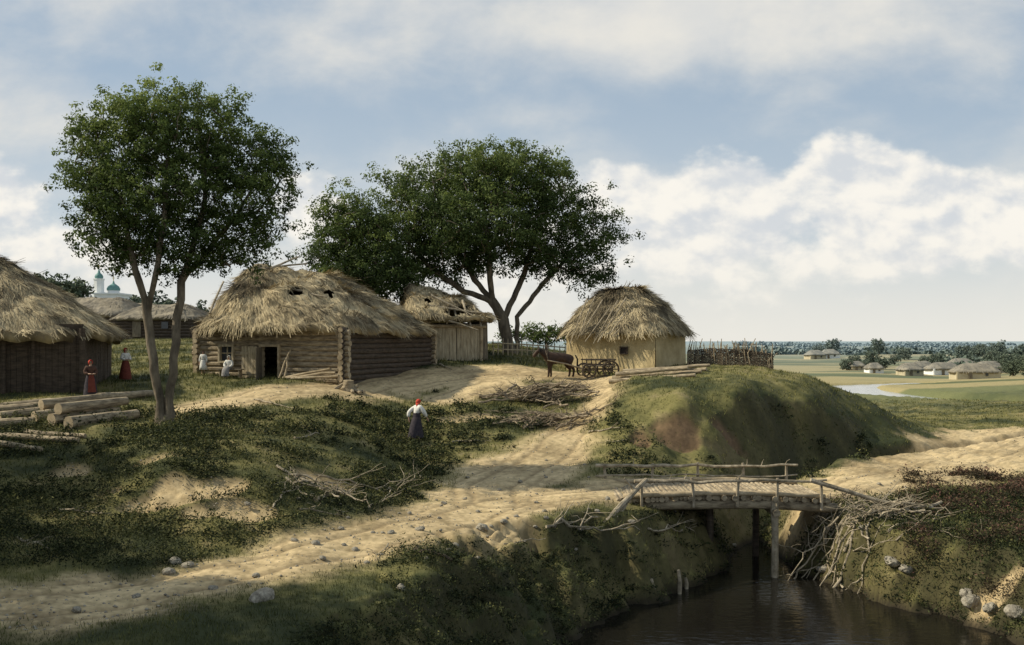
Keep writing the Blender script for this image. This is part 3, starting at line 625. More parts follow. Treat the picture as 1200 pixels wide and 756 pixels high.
# --- left barn
a=Vector((-31,41.5,0));b=Vector((-19.2,44.5,0)); dvb=(b-a).normalized(); nb=Vector((dvb.y,-dvb.x,0)); c_=b-nb*9; d_=a-nb*9; z3=gz(-19.5,44)
barn=root('thatched_barn','dark plank barn under a steep ragged thatched roof','barn',(a+c_)*.5+Vector((0,0,z3)))
plankwall(barn,a,b-dvb*3.2,z3,2.9,.24,'darklog'); plankwall(barn,b-dvb*2.0,b,z3,2.9,.24,'darklog'); plankwall(barn,b,c_,z3,2.9,.24,'darklog'); plankwall(barn,c_,d_,z3,2.9,.24,'darklog'); plankwall(barn,d_,a,z3,2.9,.24,'darklog')
plankwall(barn,b-dvb*3.2-nb*.1,b-dvb*2.0-nb*.1,z3,2.1,.2,'darklog','door')
for t in(0,1.2): mb=MB(); mb.tube([b-dvb*(2+t)+nb*.08+Vector((0,0,z3-.2)),b-dvb*(2+t)+nb*.08+Vector((0,0,z3+2.9))],.09,8); mb.obj('door_post',['darklog'],barn)
mb=MB(); mb.tube([b+nb*.08+Vector((0,0,z3-.2)),b+nb*.08+Vector((0,0,z3+2.9))],.14,8); mb.obj('corner_post',['darklog'],barn)
thatch(barn,[a,b,c_,d_],[W(-190,0,48),W(-18,0,48)],z3+2.75,12.3,.8,20000,54,rag=1.3,lip=.45,N=140,Mr=22,p=1.15,lump=.2,sw=.015)
# --- background huts
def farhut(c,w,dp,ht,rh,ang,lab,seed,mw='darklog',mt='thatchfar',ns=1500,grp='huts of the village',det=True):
    c=Vector(c); ca,sa=math.cos(ang),math.sin(ang); dx=Vector((ca,sa,0));dy=Vector((-sa,ca,0)); cs=[c+dx*i*w/2+dy*j*dp/2 for i,j in((-1,-1),(1,-1),(1,1),(-1,1))]
    h=root('village_hut',lab,'hut',c,grp); k=.3
    mb=MB()
    for i in range(4):
        p,q=cs[i],cs[(i+1)%4]; e=(q-p).normalized(); nn=Vector((e.y,-e.x,0)); m=(p+q)/2; mb.box((m.x,m.y,c.z+ht/2-.5),e*(q-p).length/2,nn*.1,(0,0,ht/2+.5))
        if det:
            for j in range(int(ht/.3)): mb.tube([Vector((p.x,p.y,c.z+.15+j*.3))-e*.2+nn*.08,Vector((q.x,q.y,c.z+.15+j*.3))+e*.2+nn*.08],.14,6)
    mb.obj('wall',[mw],h)
    p,q=cs[0],cs[1]; e=(q-p).normalized(); nn=Vector((e.y,-e.x,0)); ws=min(1,ht/2)
    mb=MB(); m=p.lerp(q,.3)+nn*.25; mb.box((m.x,m.y,c.z+.8*ws),e*.45*ws,nn*.03,(0,0,.8*ws)); mb.obj('door',['plank'],h)
    mb=MB(); m=p.lerp(q,.68)+nn*.25; mb.box((m.x,m.y,c.z+1.2*ws),e*.35*ws,nn*.03,(0,0,.35*ws)); mb.obj('window',['glass'],h)
    thatch(h,cs,[c-dx*w*.25,c+dx*w*.25],c.z+ht,c.z+ht+rh,.7*ws,ns,seed,mt=mt,N=64,Mr=10,sw=.04,lump=.1*ws)
    return h
farhut(G(118,105,0),9,7,2.2,1.9,-.25,'low log hut with grey thatch near the church',61)
farhut(G(160,112,0),7,6,2.0,1.5,-.15,'small grey thatched log hut beside another hut',62)
farhut(G(195,100,0),7.5,6,1.9,1.4,-.1,'squat thatched outbuilding at the field edge',63)
for i,(px,py,w,an) in enumerate([(1105,439,9,.2),(1142,444,9,-.1),(1080,437,6,.3),(1003,434,5,.1),(1024,437,4.5,0),(1066,440,5,.1),(972,420,6,0),(955,421,6,.2),(1126,433,7,.1),(1158,438,7,.2)]):
    p=hit(px,py); s=(.72 if px>1050 else .6)*max(1,p.y/220)*min(1,p.y/150); farhut(p,w*s,5*s,1.7*s,1.7*s,an,'small thatched farmhouse in the river valley',70+i,mw='farclay' if i%2 else 'white',ns=150,grp='farmhouses of the valley',det=False)
# --- church
cz=12.3; cp=G(122,260); cp.z=8.; chur=root('village_church','white village church with green domes','church',cp)
mb=MB()
tc=W(116,0,260); tc.z=0; nc=W(133,0,262); nc.z=0
mb.lathe((tc.x,tc.y,0),[(1.7,cz-8),(1.7,cz+8),(1.35,cz+8.1),(1.35,cz+11.2),(1.5,cz+11.3),(1.5,cz+11.6),(0,cz+11.6)],8); mb.obj('bell_tower',['white'],chur)
mb=MB(); mb.lathe((tc.x,tc.y,cz+11.6),[(.9,0),(1.1,.45),(.9,1.0),(.4,1.5),(.25,2.0),(.1,2.6),(0,2.7)],12); mb.obj('cupola',['green'],chur,smooth=True)
mb=MB(); mb.box((nc.x,nc.y,cz+1),(3.0,0,0),(0,5,0),(0,0,6.5)); mb.box((nc.x,nc.y,cz+7.6),(3.3,0,0),(0,5.3,0),(0,0,.2)); mb.lathe((nc.x,nc.y,cz+7.5),[(1.5,0),(1.5,1.2),(0,1.3)],16); mb.obj('nave',['white'],chur)
mb=MB(); mb.lathe((nc.x,nc.y,cz+8.6),[(1.65,0),(1.7,.5),(1.35,1.1),(.7,1.6),(.3,1.9),(.2,2.4),(0,2.6)],16); mb.obj('dome',['green'],chur,smooth=True)
for k,(q,zt) in enumerate(((tc,cz+14.1),(nc,cz+11.0))):
    mb=MB(); mb.box((q.x,q.y,zt+.6),(.07,0,0),(0,.07,0),(0,0,.7)); mb.box((q.x,q.y,zt+.9),(.35,0,0),(0,.06,0),(0,0,.07)); mb.obj('cross',['gold'],chur)
for x_ in(-1.9,0,1.9): mb=MB(); mb.box((nc.x+x_,nc.y-5.05,cz+5),(.3,0,0),(0,.05,0),(0,0,.9)); mb.obj('window',['glass'],chur)
# ------------------------------------------------------------ wood things
def wiggle(a,b,k,j,sag=0):
    a=Vector(a);b=Vector(b); L=(b-a).length; return [a.lerp(b,i/k)+Vector((rnd.gauss(0,j),rnd.gauss(0,j),rnd.gauss(0,j)-sag*math.sin(math.pi*i/k)*L)) if 0<i<k else a.lerp(b,i/k) for i in range(k+1)]
def branchmesh(mb,a,b,r,tw=4,j=.07,ground=True,tl=.4):
    L=(Vector(b)-Vector(a)).length; k=max(4,int(L/.3)); pts=wiggle(a,b,k,j)
    if ground:
        for q in pts[1:-1]: q.z=max(q.z,gz(q.x,q.y)+.03)
    mb.tube(pts,[max(.008,r*(1-.75*i/k)) for i in range(k+1)],6,jit=.2)
    for t in range(tw):
        i=rnd.randint(1,k-1); p=pts[i]; dv=(pts[min(k,i+1)]-pts[i-1]).normalized(); sd=Vector((rnd.gauss(0,1),rnd.gauss(0,1),abs(rnd.gauss(0,.5)))); q=p+(dv*.8+sd.normalized()*.8)*L*tl*rnd.uniform(.4,1)
        if ground: q.z=max(q.z,gz(q.x,q.y)+.03)
        pp=wiggle(p,q,4,j*.6); mb.tube(pp,[max(.007,r*.5*(1-.8*u/4)) for u in range(5)],5,cap=False)
        if rnd.random()<.7:
            p2=pp[2]; q2=p2+Vector((rnd.gauss(0,.25),rnd.gauss(0,.25),rnd.uniform(0,.3)))*L*.5; mb.tube(wiggle(p2,q2,3,j*.4),[r*.25,r*.2,r*.15,.006],4,cap=False)
def heap(px,py,rx,ry,n,lab,h=.5,r=.03,ln=(1.2,2.6),dirx=1.,mt='brush'):
    c=hit(px,py); mb=MB()
    for i in range(n):
        x=c.x+rnd.gauss(0,.5)*rx; y=c.y+rnd.gauss(0,.5)*ry; an=rnd.gauss(0,.5)*dirx; L=rnd.uniform(*ln); e=math.exp(-((x-c.x)/rx)**2-((y-c.y)/ry)**2); zt=h*e*rnd.random()
        dx,dy=math.cos(an)*L/2,math.sin(an)*L/2; a=Vector((x-dx,y-dy,gz(x-dx,y-dy)+.04+zt*.5)); b=Vector((x+dx,y+dy,gz(x+dx,y+dy)+.04+zt+rnd.uniform(0,.2)))
        if rnd.random()<.5:a,b=b,a
        branchmesh(mb,a,b,r*rnd.uniform(.6,1.4),3,.06)
    o=mb.obj('brushwood_pile',[mt],None,origin=c); tag(o,lab,'brushwood pile'); return o
heap(630,472,2.0,.9,60,'heap of dry brushwood on the worn slope',1.0,.055,(1.5,3.0))
heap(642,498,1.7,.7,36,'flattened heap of dry branches beside the path',.5,.05,(1.3,2.6))
heap(395,583,1.3,.7,10,'loose dry branches on the grassy bank',.25,.04,(1.0,2.4),mt='dead')
heap(1018,604,1.7,.8,42,'tangle of bare branches spilling off the bridge end',.65,.038,(1.3,2.8),mt='dead')
heap(978,588,.8,.5,14,'cut brushwood lying against the bridge end',.45,.03,(1,1.6))
def dbranch(p1,p2,r,lab,tw=5,lift=.06,tl=.4,mt='dead'):
    a=hit(*p1);b=hit(*p2); a.z+=lift;b.z+=lift; mb=MB(); branchmesh(mb,a,b,r,tw,.05,tl=tl); tag(mb.obj('dead_branch',[mt],None,origin=(a+b)/2),lab,'branch')
for p in[((370,588),(418,575),.09,2),((372,560),(470,582),.045,5),((430,598),(480,566),.04,6),((20,632),(60,648),.03,5),((70,600),(130,605),.035,5),((320,598),(360,560),.035,5),((455,575),(505,560),.035,5),((350,600),(405,606),.03,4),
         ((345,515),(375,510),.05,1),((300,470),(345,480),.05,1),((640,620),(750,625),.05,6),((700,610),(650,624),.03,5),((760,622),(815,628),.04,3),((980,640),(1060,610),.035,6),((1050,640),(1150,628),.03,6),((1000,625),(1080,592),.05,4),
         ((690,508),(735,503),.05,2),((530,520),(575,518),.05,1),((515,428),(530,434),.06,1),((590,640),(640,636),.025,3),((735,517),(700,521),.03,2),((455,640),(440,660),.02,2)]:
    dbranch(p[0],p[1],p[2],'bare grey dead branch lying on the ground',p[3])
dbranch((487,648),(530,662),.11,'short dark broken log lying on the track',2,.1,.15,'darklog')
dbranch((1000,648),(1050,640),.025,'thin forked dead branch on the stream bank',5)
def log(a,b,r,lab,grp,mt='log',lift=0):
    a=hit(*a);b=hit(*b); a.z+=r+lift;b.z+=r*.85+lift; mb=MB(); L=(b-a).length; k=max(3,int(L/.6)); mb.tube(wiggle(a,b,k,.015),[r*(1.05-.25*i/k) for i in range(k+1)],12,jit=.06,capmi=1)
    tag(mb.obj('log',[mt,'cutlog'],None,origin=(a+b)/2),lab,'log',grp)
gl='logs stacked on the bank beside the tree'
for a,b,r,l in[((80,504),(160,491),.23,0),((60,500),(138,488),.23,0),((40,496),(120,484),.22,0),((68,499),(148,487),.20,.40),((48,493),(118,483),.20,.40),((0,495),(60,485),.2,0),((-20,489),(70,479),.2,0),((0,482),(60,474),.16,0),((115,471),(178,465),.18,0),((0,515),(92,519),.11,0),((0,524),(48,530),.11,0),((30,510),(100,514),.10,0),((-10,503),(40,498),.18,0)]:
    log(a,b,r,'felled grey log lying on the grassy bank',gl,'log',lift=l)
gl='poles stacked beside the clay hut'
for i,(a,b,r,l) in enumerate([((714,450),(815,442),.12,0),((718,446),(822,438),.12,0),((722,442),(828,435),.12,0),((722,446),(806,439),.11,.22),((730,442),(832,435),.10,.22)]):
    log(a,b,r,'peeled pole stacked on the ground beside the hut',gl,'log',l)
gl='poles leaning against the log hut'
for s0,s1,zt,r in((3.2,2.9,1.7,.05),(2.9,3.0,1.5,.05),(3.0,.6,.75,.06),(2.8,.3,.55,.07),(2.5,.1,.4,.07)):
    q0=oh+dvh*s0+nh*.9; q0.z=gz(q0.x,q0.y)+.05; q1=oh+dvh*s1+nh*.32; q1.z=z0+zt; mb=MB(); mb.tube(wiggle(q0,q1,4,.02),r,8,jit=.1); tag(mb.obj('pole',['cutlog'],None,origin=q0),'thin weathered pole leaning against the log wall','pole',gl)
p=hit(408,458); st=root('chopping_stump','stout tree stump with split firewood around it','stump',p)
mb=MB(); mb.tube([p-Vector((0,0,.1)),p+Vector((0,0,.15)),p+Vector((.02,0,.5))],[.34,.27,.26],12,jit=.1,capmi=1); mb.obj('stump',['log','cutlog'],st)
for i in range(6):
    mb=MB(); q=p+Vector((rnd.uniform(-.6,.6),rnd.uniform(-.3,.3),.1)); q.z=gz(q.x,q.y)+.1; an=rnd.uniform(0,3); e=Vector((math.cos(an),math.sin(an),rnd.uniform(0,.6)))*.3; mb.tube([q-e,q+e],.09,6,capmi=1); mb.obj('billet',['log','cutlog'],st)
# ------------------------------------------------------------ bridge
def bz(x): return 2.56+.12*math.sin(math.pi*(x-3.7)/6.9)
br=root('footbridge','rustic log footbridge with crooked pole railings over stream','bridge',(7.1,35.2,2.6)); YN,YF=33.55,36.9
mb=MB(); x=3.6
while x<10.7:
    r_=rnd.uniform(.075,.11); y0=YN+rnd.uniform(-.25,.1);y1=YF+rnd.uniform(-.1,.2); mb.tube([(x,y0,bz(x)),(x+rnd.uniform(-.05,.05),(y0+y1)/2,bz(x)+.01),(x+rnd.uniform(-.05,.05),y1,bz(x))],r_,7,jit=.15); x+=r_*1.75
mb.obj('deck',['log'],br)
for y in(YN+.15,35.2,YF-.15):
    mb=MB(); mb.tube([(3.3+i*.77,y,bz(3.3+i*.77)-.24+rnd.uniform(-.02,.02)) for i in range(11)],.17,10,jit=.1); mb.obj('beam',['log'],br,smooth=True)
for y in(YN-.02,YF):
    mb=MB(); mb.tube([(3.75+i*.68,y+rnd.uniform(-.02,.02),bz(3.75+i*.68)+.15) for i in range(11)],[.10-.002*i for i in range(11)],9,jit=.12); mb.obj('kerb_pole',['cutlog'],br,smooth=True)
for (x,y) in((8.85,YN+.0),(6.9,YN+1.2),(9.0,YF-.1),(7.3,YF-.1)):
    mb=MB(); zb=min(-.5,gz(x,y)-.3) if x>8 else gz(x,y)-.4; mb.tube([(x,y,zb),(x+.02,y,1.4),(x,y,bz(x)-.05)],[.13,.12,.13],9,jit=.15); mb.obj('support_post',['dead' if y<34 else 'darklog'],br)
mb=MB(); mb.tube([(8.85,YN-.3,bz(8.8)-.46),(8.9,YF+.3,bz(8.8)-.46)],.13,8,jit=.1); mb.obj('crossbeam',['log'],br)
def railing(y,x0,x1,posts,h,mid):
    rl=bpy.data.objects.new('railing',None); rl.location=(0,0,0); link(rl); rl.parent=br; ORI[rl.name]=Vector(br.location)
    for x in posts:
        mb=MB(); l=rnd.uniform(-.08,.08); mb.tube([(x,y,bz(x)-.3),(x+l*.4,y,bz(x)+h*.5),(x+l,y,bz(x)+h+.1)],[.06,.055,.05],7,jit=.25); q=mb.obj('rail_post',['dead'],rl)
    for hh,r_ in((h,.06),)+(((h*.45,.035),) if mid else ()):
        mb=MB(); k=12; mb.tube([(x0+(x1-x0)*i/k,y-.06+rnd.gauss(0,.025),bz(7.1)-.03+hh+rnd.gauss(0,.03)) for i in range(k+1)],[r_*(1.1-.4*i/k) for i in range(k+1)],7,jit=.25)
        if hh==h:
            for t in range(4):
                xx=rnd.uniform(x0,x1); mb.tube(wiggle((xx,y-.05,bz(7.1)+hh),(xx+rnd.uniform(-.3,.3),y-.05,bz(7.1)+hh+.22),3,.02),[.02,.016,.012,.008],5)
        mb.obj('rail',['dead'],rl)
railing(YN-.1,4.1,10.55,[4.35,6.1,7.55,8.9,10.4],.60,False)
railing(YF+.1,3.1,10.6,[3.5,5.2,6.9,8.6,10.2],.66,True)
a=hit(708,612); mb=MB(); mb.tube(wiggle(a+Vector((0,0,-.1)),(4.5,YN-.2,bz(4.2)+.72),5,.025),[.10,.095,.09,.085,.08,.07],8,jit=.2)
fk=a.lerp(Vector((4.5,YN-.2,bz(4.2)+.72)),.72); mb.tube(wiggle(fk,fk+Vector((-.35,0,.42)),3,.02),[.06,.05,.04,.03],6,jit=.2); mb.obj('brace',['dead'],br)
a=hit(722,606); mb=MB(); mb.tube(wiggle(a+Vector((0,0,-.1)),(4.15,YN-.2,bz(4.2)+.35),4,.025),[.08,.075,.07,.065,.06],8,jit=.2); mb.obj('brace',['dead'],br)
a=Vector((10.0,YN-.2,bz(10.4)+.72)); b=hit(1080,604)+Vector((0,0,.1)); mb=MB(); mb.tube(wiggle(a,b,6,.02),[.08,.08,.075,.07,.07,.065,.06],7,jit=.2); mb.obj('brace',['dead'],br)
for px,py,t in((765,702,.62),(796,696,.75),(804,690,.35)):
    dd=8*F/(py-HY); x_=(px-600)/F*dd; mb=MB(); mb.tube([(x_,dd,-.6),(x_+.02,dd,t*.5),(x_+.05*rnd.uniform(-1,1),dd,t)],[.07,.065,.05],8,jit=.15); tag(mb.obj('stake',['dead'],None,origin=(x_,dd,0)),'old wooden stake standing in the dark water','stake','stakes in the stream')
# ------------------------------------------------------------ stones
bases=[]
for k in range(4):
    bm=bmesh.new(); bmesh.ops.create_icosphere(bm,subdivisions=3,radius=1); rr=random.Random(90+k); sx,sy,sz=rr.uniform(.85,1.2),rr.uniform(.7,1),rr.uniform(.5,.72)
    for v in bm.verts:
        n_=float(fbm(np.array([v.co.x*1.6+k*7+v.co.z]),np.array([v.co.y*1.6+v.co.z*1.3]),4)[0]); v.co*=(.72+.6*n_); v.co.x*=sx;v.co.y*=sy;v.co.z*=sz
    me=bpy.data.meshes.new('stone'); bm.to_mesh(me); bm.free(); me.materials.append(M['stone']); bases.append(me)
SL=[(307,702,.3),(565,620,.22),(533,640,.12),(492,621,.14),(458,625,.12),(370,638,.14),(378,655,.1),(345,634,.1),(290,592,.1),(350,586,.1),(416,645,.1),(590,612,.12),(605,606,.1),(638,600,.1),(560,600,.08),(520,590,.09),(610,565,.1),(640,560,.08),(585,575,.09),(548,560,.08),(660,575,.09),(205,660,.2),(198,672,.16),(220,664,.16),(640,608,.1),(712,585,.12),
 (700,600,.1),(740,612,.12),(1138,706,.30),(1133,697,.22),(1062,668,.2),(965,668,.2),(955,700,.16),(1160,715,.22),(1190,722,.3),(1045,660,.22),(860,640,.12),(835,625,.14),(790,600,.08),(680,622,.1),(560,655,.1),(470,690,.13),(300,675,.09),(250,690,.1),(160,700,.1),(90,716,.12),(430,660,.08),(1010,620,.12),(1090,575,.12),(1150,560,.13),(1030,568,.1),(500,655,.07),(515,608,.08),(480,602,.08),(400,620,.09),(545,585,.07),(690,560,.07),(685,545,.08),(640,540,.07)]
for i in range(30): SL.append((rnd.uniform(380,720),rnd.uniform(540,660),rnd.uniform(.03,.08)))
for i,(px,py,s) in enumerate(SL):
    p=hit(px,py); o=bpy.data.objects.new('stone',bases[i%4]); o.location=p+Vector((0,0,s*.12)); o.scale=(s,s,s); o.rotation_euler=(rnd.uniform(-.3,.3),rnd.uniform(-.3,.3),rnd.uniform(0,6)); link(o)
    tag(o,'pale rounded field stone on bare earth' if s<.18 else 'large pale boulder beside the track or stream','stone','scattered field stones')
# ------------------------------------------------------------ fences
_c={}
def gz_c(p):
    k=(round(p.x,1),round(p.y,1))
    if k not in _c:_c[k]=gz(*k)
    return _c[k]
def fence_stakes(path,n,h0,h1,lab,name='wattle_fence',weave=True,r=.035,mt='log',lean=.12):
    c=path[len(path)//2]; rt=root(name,lab,'fence',c); P_=[Vector(p) for p in path]; L=[0]
    for i in range(len(P_)-1): L.append(L[-1]+(P_[i+1]-P_[i]).length)
    def at(s):
        for i in range(len(P_)-1):
            if s<=L[i+1]+1e-6: return P_[i].lerp(P_[i+1],(s-L[i])/(L[i+1]-L[i]))
        return P_[-1]
    for i in range(n):
        q=at(L[-1]*i/(n-1)); h=rnd.uniform(h0,h1); mb=MB(); zb=gz(q.x,q.y); mb.tube([(q.x,q.y,zb-.2),(q.x+rnd.gauss(0,lean*.5),q.y,zb+h*.5),(q.x+rnd.gauss(0,lean),q.y,zb+h)],[r,r*.85,r*.5],6,jit=.2); mb.obj('stake',[mt],rt)
    if weave:
        mb=MB(); k=n*2
        for j in range(13):
            pts=[]
            for i in range(k+1):
                q=at(L[-1]*i/k); pts.append((q.x,q.y+(.05 if (i+j)%2 else -.05),gz_c(q)+.08+j*.075+rnd.uniform(-.02,.02)))
            mb.tube(pts,.035,5)
        mb.obj('wattle',['darklog'],rt)
    return rt
fence_stakes([G(806,59.5),G(850,58),G(906,57)],60,1.0,1.7,'wattle fence of rough upright stakes on the grassy mound',lean=.16,r=.04)
pf=fence_stakes([G(578,66),G(612,68),G(662,70)],15,.9,1.15,'low picket fence closing the yard between shed and hut','picket_fence',False,.06,'paleplank',.02)
for zt in(.4,.8):
    mb=MB(); mb.tube([G(578,66,zt),G(612,68,zt),G(662,70,zt)],.05,6); mb.obj('rail',['paleplank'],pf)
def bench(c,an,L):
    c=Vector(c); rt=root('bench','plain plank bench against the log wall','bench',c); dx=Vector((math.cos(an),math.sin(an),0));dy=Vector((-dx.y,dx.x,0)); mb=MB(); mb.box(c+Vector((0,0,.43)),dx*L/2,dy*.16,(0,0,.025)); mb.obj('seat',['plank'],rt)
    for s in(-1,1): mb=MB(); mb.box(c+dx*s*(L/2-.15)+Vector((0,0,.19)),dx*.04,dy*.13,(0,0,.212)); mb.obj('leg',['log'],rt)
# ------------------------------------------------------------ skin bodies
def skin(vs,es,rs,sub=1):
    me=bpy.data.meshes.new('t'); bm=bmesh.new(); ly=bm.verts.layers.skin.verify(); bv=[bm.verts.new(v) for v in vs]
    for a,b in es: bm.edges.new((bv[a],bv[b]))
    for i,v in enumerate(bv):
        r_=rs[i]; v[ly].radius=(r_,r_) if not hasattr(r_,'__len__') else r_; v[ly].use_root=(i==0)
    bm.to_mesh(me); bm.free(); ob=bpy.data.objects.new('t',me); link(ob); m=ob.modifiers.new('s','SKIN'); m2=ob.modifiers.new('b','SUBSURF'); m2.levels=sub;m2.render_levels=sub
    dg=bpy.context.evaluated_depsgraph_get(); dg.update(); ev=ob.evaluated_get(dg); e=ev.to_mesh(); V=[Vector(v.co) for v in e.vertices]; Fc=[tuple(p.vertices) for p in e.polygons]; ev.to_mesh_clear(); bpy.data.objects.remove(ob); return V,Fc
def person(loc,heading,h,pose,lab,blouse='linen',skirt='darkcloth',scarf='redcloth',apron=None,skirtlen=.1,vest=None):
    s=h/1.65; Rm=Matrix.Rotation(heading,4,'Z'); loc=Vector(loc); lean=.10 if pose=='walk' else 0
    def T(p):
        p=Vector(p)*s
        if lean and p.z>.9*s: p.y-=(p.z-.9*s)*lean*1.6
        return loc+Rm@p
    dz=-.42 if pose=='sit' else 0
    vs=[];es=[];rs=[]
    def ad(p,r_,par=None):
        vs.append(Vector(p)); rs.append(r_); i=len(vs)-1
        if par is not None: es.append((par,i))
        return i
    U_=lambda x,y,z:(x,y,z+dz)
    pel=ad(U_(0,0,.92),.115); wa=ad(U_(0,0,1.06),.095,pel); che=ad(U_(0,0,1.27),.115,wa); nb_=ad(U_(0,0,1.40),.058,che); nk=ad(U_(0,-.01,1.45),.046,nb_); jw=ad(U_(0,-.025,1.50),.06,nk); hd=ad(U_(0,-.01,1.565),.08,jw); cr=ad(U_(0,0,1.62),.05,hd)
    arms={}
    for sd in(1,-1):
        if pose=='sit': el=(sd*.24,-.06,1.13+dz); wr=(sd*.12,-.26,1.02+dz); hn=(sd*.08,-.32,.99+dz); fd=Vector((-sd*.3,-.9,-.25))
        elif pose=='akimbo': el=(sd*.38,.03,1.16); wr=(sd*.25,-.12,1.0); hn=(sd*.20,-.17,.98); fd=Vector((-sd*.7,-.6,-.2))
        elif pose=='hold': el=(sd*.23,-.02,1.12); wr=(sd*.12,-.24,1.08); hn=(sd*.07,-.30,1.08); fd=Vector((-sd*.8,-.5,0))
        elif pose=='walk': el=(sd*.30,.04+.14*sd,1.13); wr=(sd*.27,-.02+.24*sd-.06,.92); hn=(sd*.26,-.04+.27*sd-.08,.86); fd=Vector((0,-.3+.2*sd,-1))
        else: el=(sd*.23,.02,1.10); wr=(sd*.26,-.04,.86); hn=(sd*.26,-.06,.79); fd=Vector((0,-.2,-1))
        sh=ad(U_(sd*.155,0,1.36),.052,che); e=ad(el,.04,sh); w_=ad(wr,.027,e); h_=ad(hn,.034,w_); arms[sd]=(vs[sh].copy(),Vector(el),Vector(wr)); fd.normalize(); up=Vector((0,0,1)); lt=fd.cross(up); lt=lt.normalized() if lt.length>.1 else Vector((0,1,0))
        for k in range(4):
            p0=Vector(hn)+fd*.035+lt*(k-1.5)*.021; L=(.032,.038,.036,.028)[k]; a_=ad(p0,.009,h_); b_=ad(p0+fd*L,.008,a_); ad(p0+fd*L*1.7+Vector((0,.0,-.012)),.007,b_)
        tq=Vector(hn)-lt*.03; a_=ad(tq,.011,h_); ad(tq+fd*.035-lt*.02,.009,a_)
        if pose=='sit': hip=(sd*.09,-.05,.90+dz); kn=(sd*.1,-.44,.49); ank=(sd*.1,-.46,.09); toe=(sd*.11,-.60,.04)
        elif pose=='walk': hip=(sd*.09,0,.86); kn=(sd*.09,-.05-.14*sd,.48); ank=(sd*.09,-.2*sd+.02,.08+(.06 if sd<0 else 0)); toe=(sd*.1,-.2*sd-.13,.035)
        else: hip=(sd*.09,0,.86); kn=(sd*.09,-.02,.48); ank=(sd*.09,0,.08); toe=(sd*.1,-.14,.035)
        a_=ad(hip,.085,pel); a_=ad(kn,.055,a_); a_=ad(ank,.036,a_); ad(toe,.032,a_)
    V,Fc=skin(vs,es,rs,1); rt=root('person',lab,'person',loc); mb=MB(); mb.raw([T(v) for v in V],Fc)
    hc=Vector((0,-.01,1.565+dz))
    for sd in(1,-1):
        mb.ball(T(hc+Vector((sd*.028,-.066,.0))),.012*s,1,6,4); mb.ball(T(hc+Vector((sd*.078,.005,-.01))),.018*s,0,6,4)
    mb.raw([T(hc+Vector(q)) for q in((-.014,-.068,-.03),(.014,-.068,-.03),(0,-.096,-.027),(0,-.07,.015))],[(0,1,2),(1,3,2),(3,0,2)]); mb.box(T(hc+Vector((0,-.072,-.048))),Rm@Vector((.02*s,0,0)),Rm@Vector((0,.006*s,0)),(0,0,.004*s),2)
    mb.obj('body',['skin','eye','lip'],rt,smooth=True)
    bv=[];be=[];brd=[]
    def ab(p,r_,par=None):
        bv.append(Vector(p)); brd.append(r_); i=len(bv)-1
        if par is not None: be.append((par,i))
        return i
    a0=ab(U_(0,0,1.0),.135); a1=ab(U_(0,0,1.12),.14,a0); a2=ab(U_(0,0,1.28),.16,a1); ab(U_(0,0,1.39),.085,a2)
    for sd in(1,-1):
        sh,el,wr=arms[sd]; c_=ab(sh,.09,a2); c_=ab(sh.lerp(el,.55)+Vector((sd*.01,0,0)),.10,c_); c_=ab(el,.09,c_); c_=ab(el.lerp(wr,.6),.08,c_); ab(el.lerp(wr,.92),.04,c_)
    V,Fc=skin(bv,be,brd,1); mb=MB(); mb.raw([T(v) for v in V],Fc); mb.obj('blouse',[blouse],rt,smooth=True)
    if vest:
        mb=MB(); nn=16; V=[];Fc=[]
        pr=[(.17,.155,.98),(.155,.145,1.06),(.16,.15,1.12)]
        for rx,ry,z in pr:
            for k in range(nn): t=2*math.pi*k/nn; V.append(T((rx*math.cos(t),ry*math.sin(t),z+dz)))
        for i in range(len(pr)-1):
            for k in range(nn): Fc.append((i*nn+k,i*nn+(k+1)%nn,(i+1)*nn+(k+1)%nn,(i+1)*nn+k))
        mb.raw(V,Fc); mb.obj('sash',[vest],rt,smooth=True)
    def loft(path,name,m,fold=.05):
        nn=28; V=[];Fc=[]
        for i,(c,rx,ry) in enumerate(path):
            nx=path[min(i+1,len(path)-1)][0]; pv=path[max(i-1,0)][0]; t=(Vector(nx)-Vector(pv)).normalized(); xx=Vector((1,0,0)); yy=t.cross(xx).normalized()
            for k in range(nn):
                a_=2*math.pi*k/nn
                f_=1+fold*math.sin(k*2.6+i)*i/len(path); V.append(T(Vector(c)+xx*math.cos(a_)*rx*f_+yy*math.sin(a_)*ry*f_))
        for i in range(len(path)-1):
            for k in range(nn): Fc.append((i*nn+k,i*nn+(k+1)%nn,(i+1)*nn+(k+1)%nn,(i+1)*nn+k))
        q=MB(); q.raw(V,Fc); return q.obj(name,[m],rt,smooth=True)
    if skirt:
        if pose=='sit': path=[((0,.02,.66),.14,.13),((0,-.02,.56),.19,.17),((0,-.2,.53),.2,.15),((0,-.40,.50),.21,.15),((0,-.50,.40),.21,.13),((0,-.50,.25),.22,.14),((0,-.50,.10),.24,.15)]
        elif pose=='walk': path=[((0,0,1.04),.135,.12),((0,0,.98),.165,.145),((0,0,.85),.20,.18),((0,.02,.6),.23,.26),((0,.03,.35),.25,.33),((0,.04,skirtlen+.04),.27,.38)]
        else: path=[((0,0,1.04),.135,.12),((0,0,.98),.165,.145),((0,0,.85),.20,.18),((0,0,.6),.24,.24),((0,0,.35),.27,.29),((0,0,skirtlen),.29,.33)]
        loft(path,'skirt',skirt)
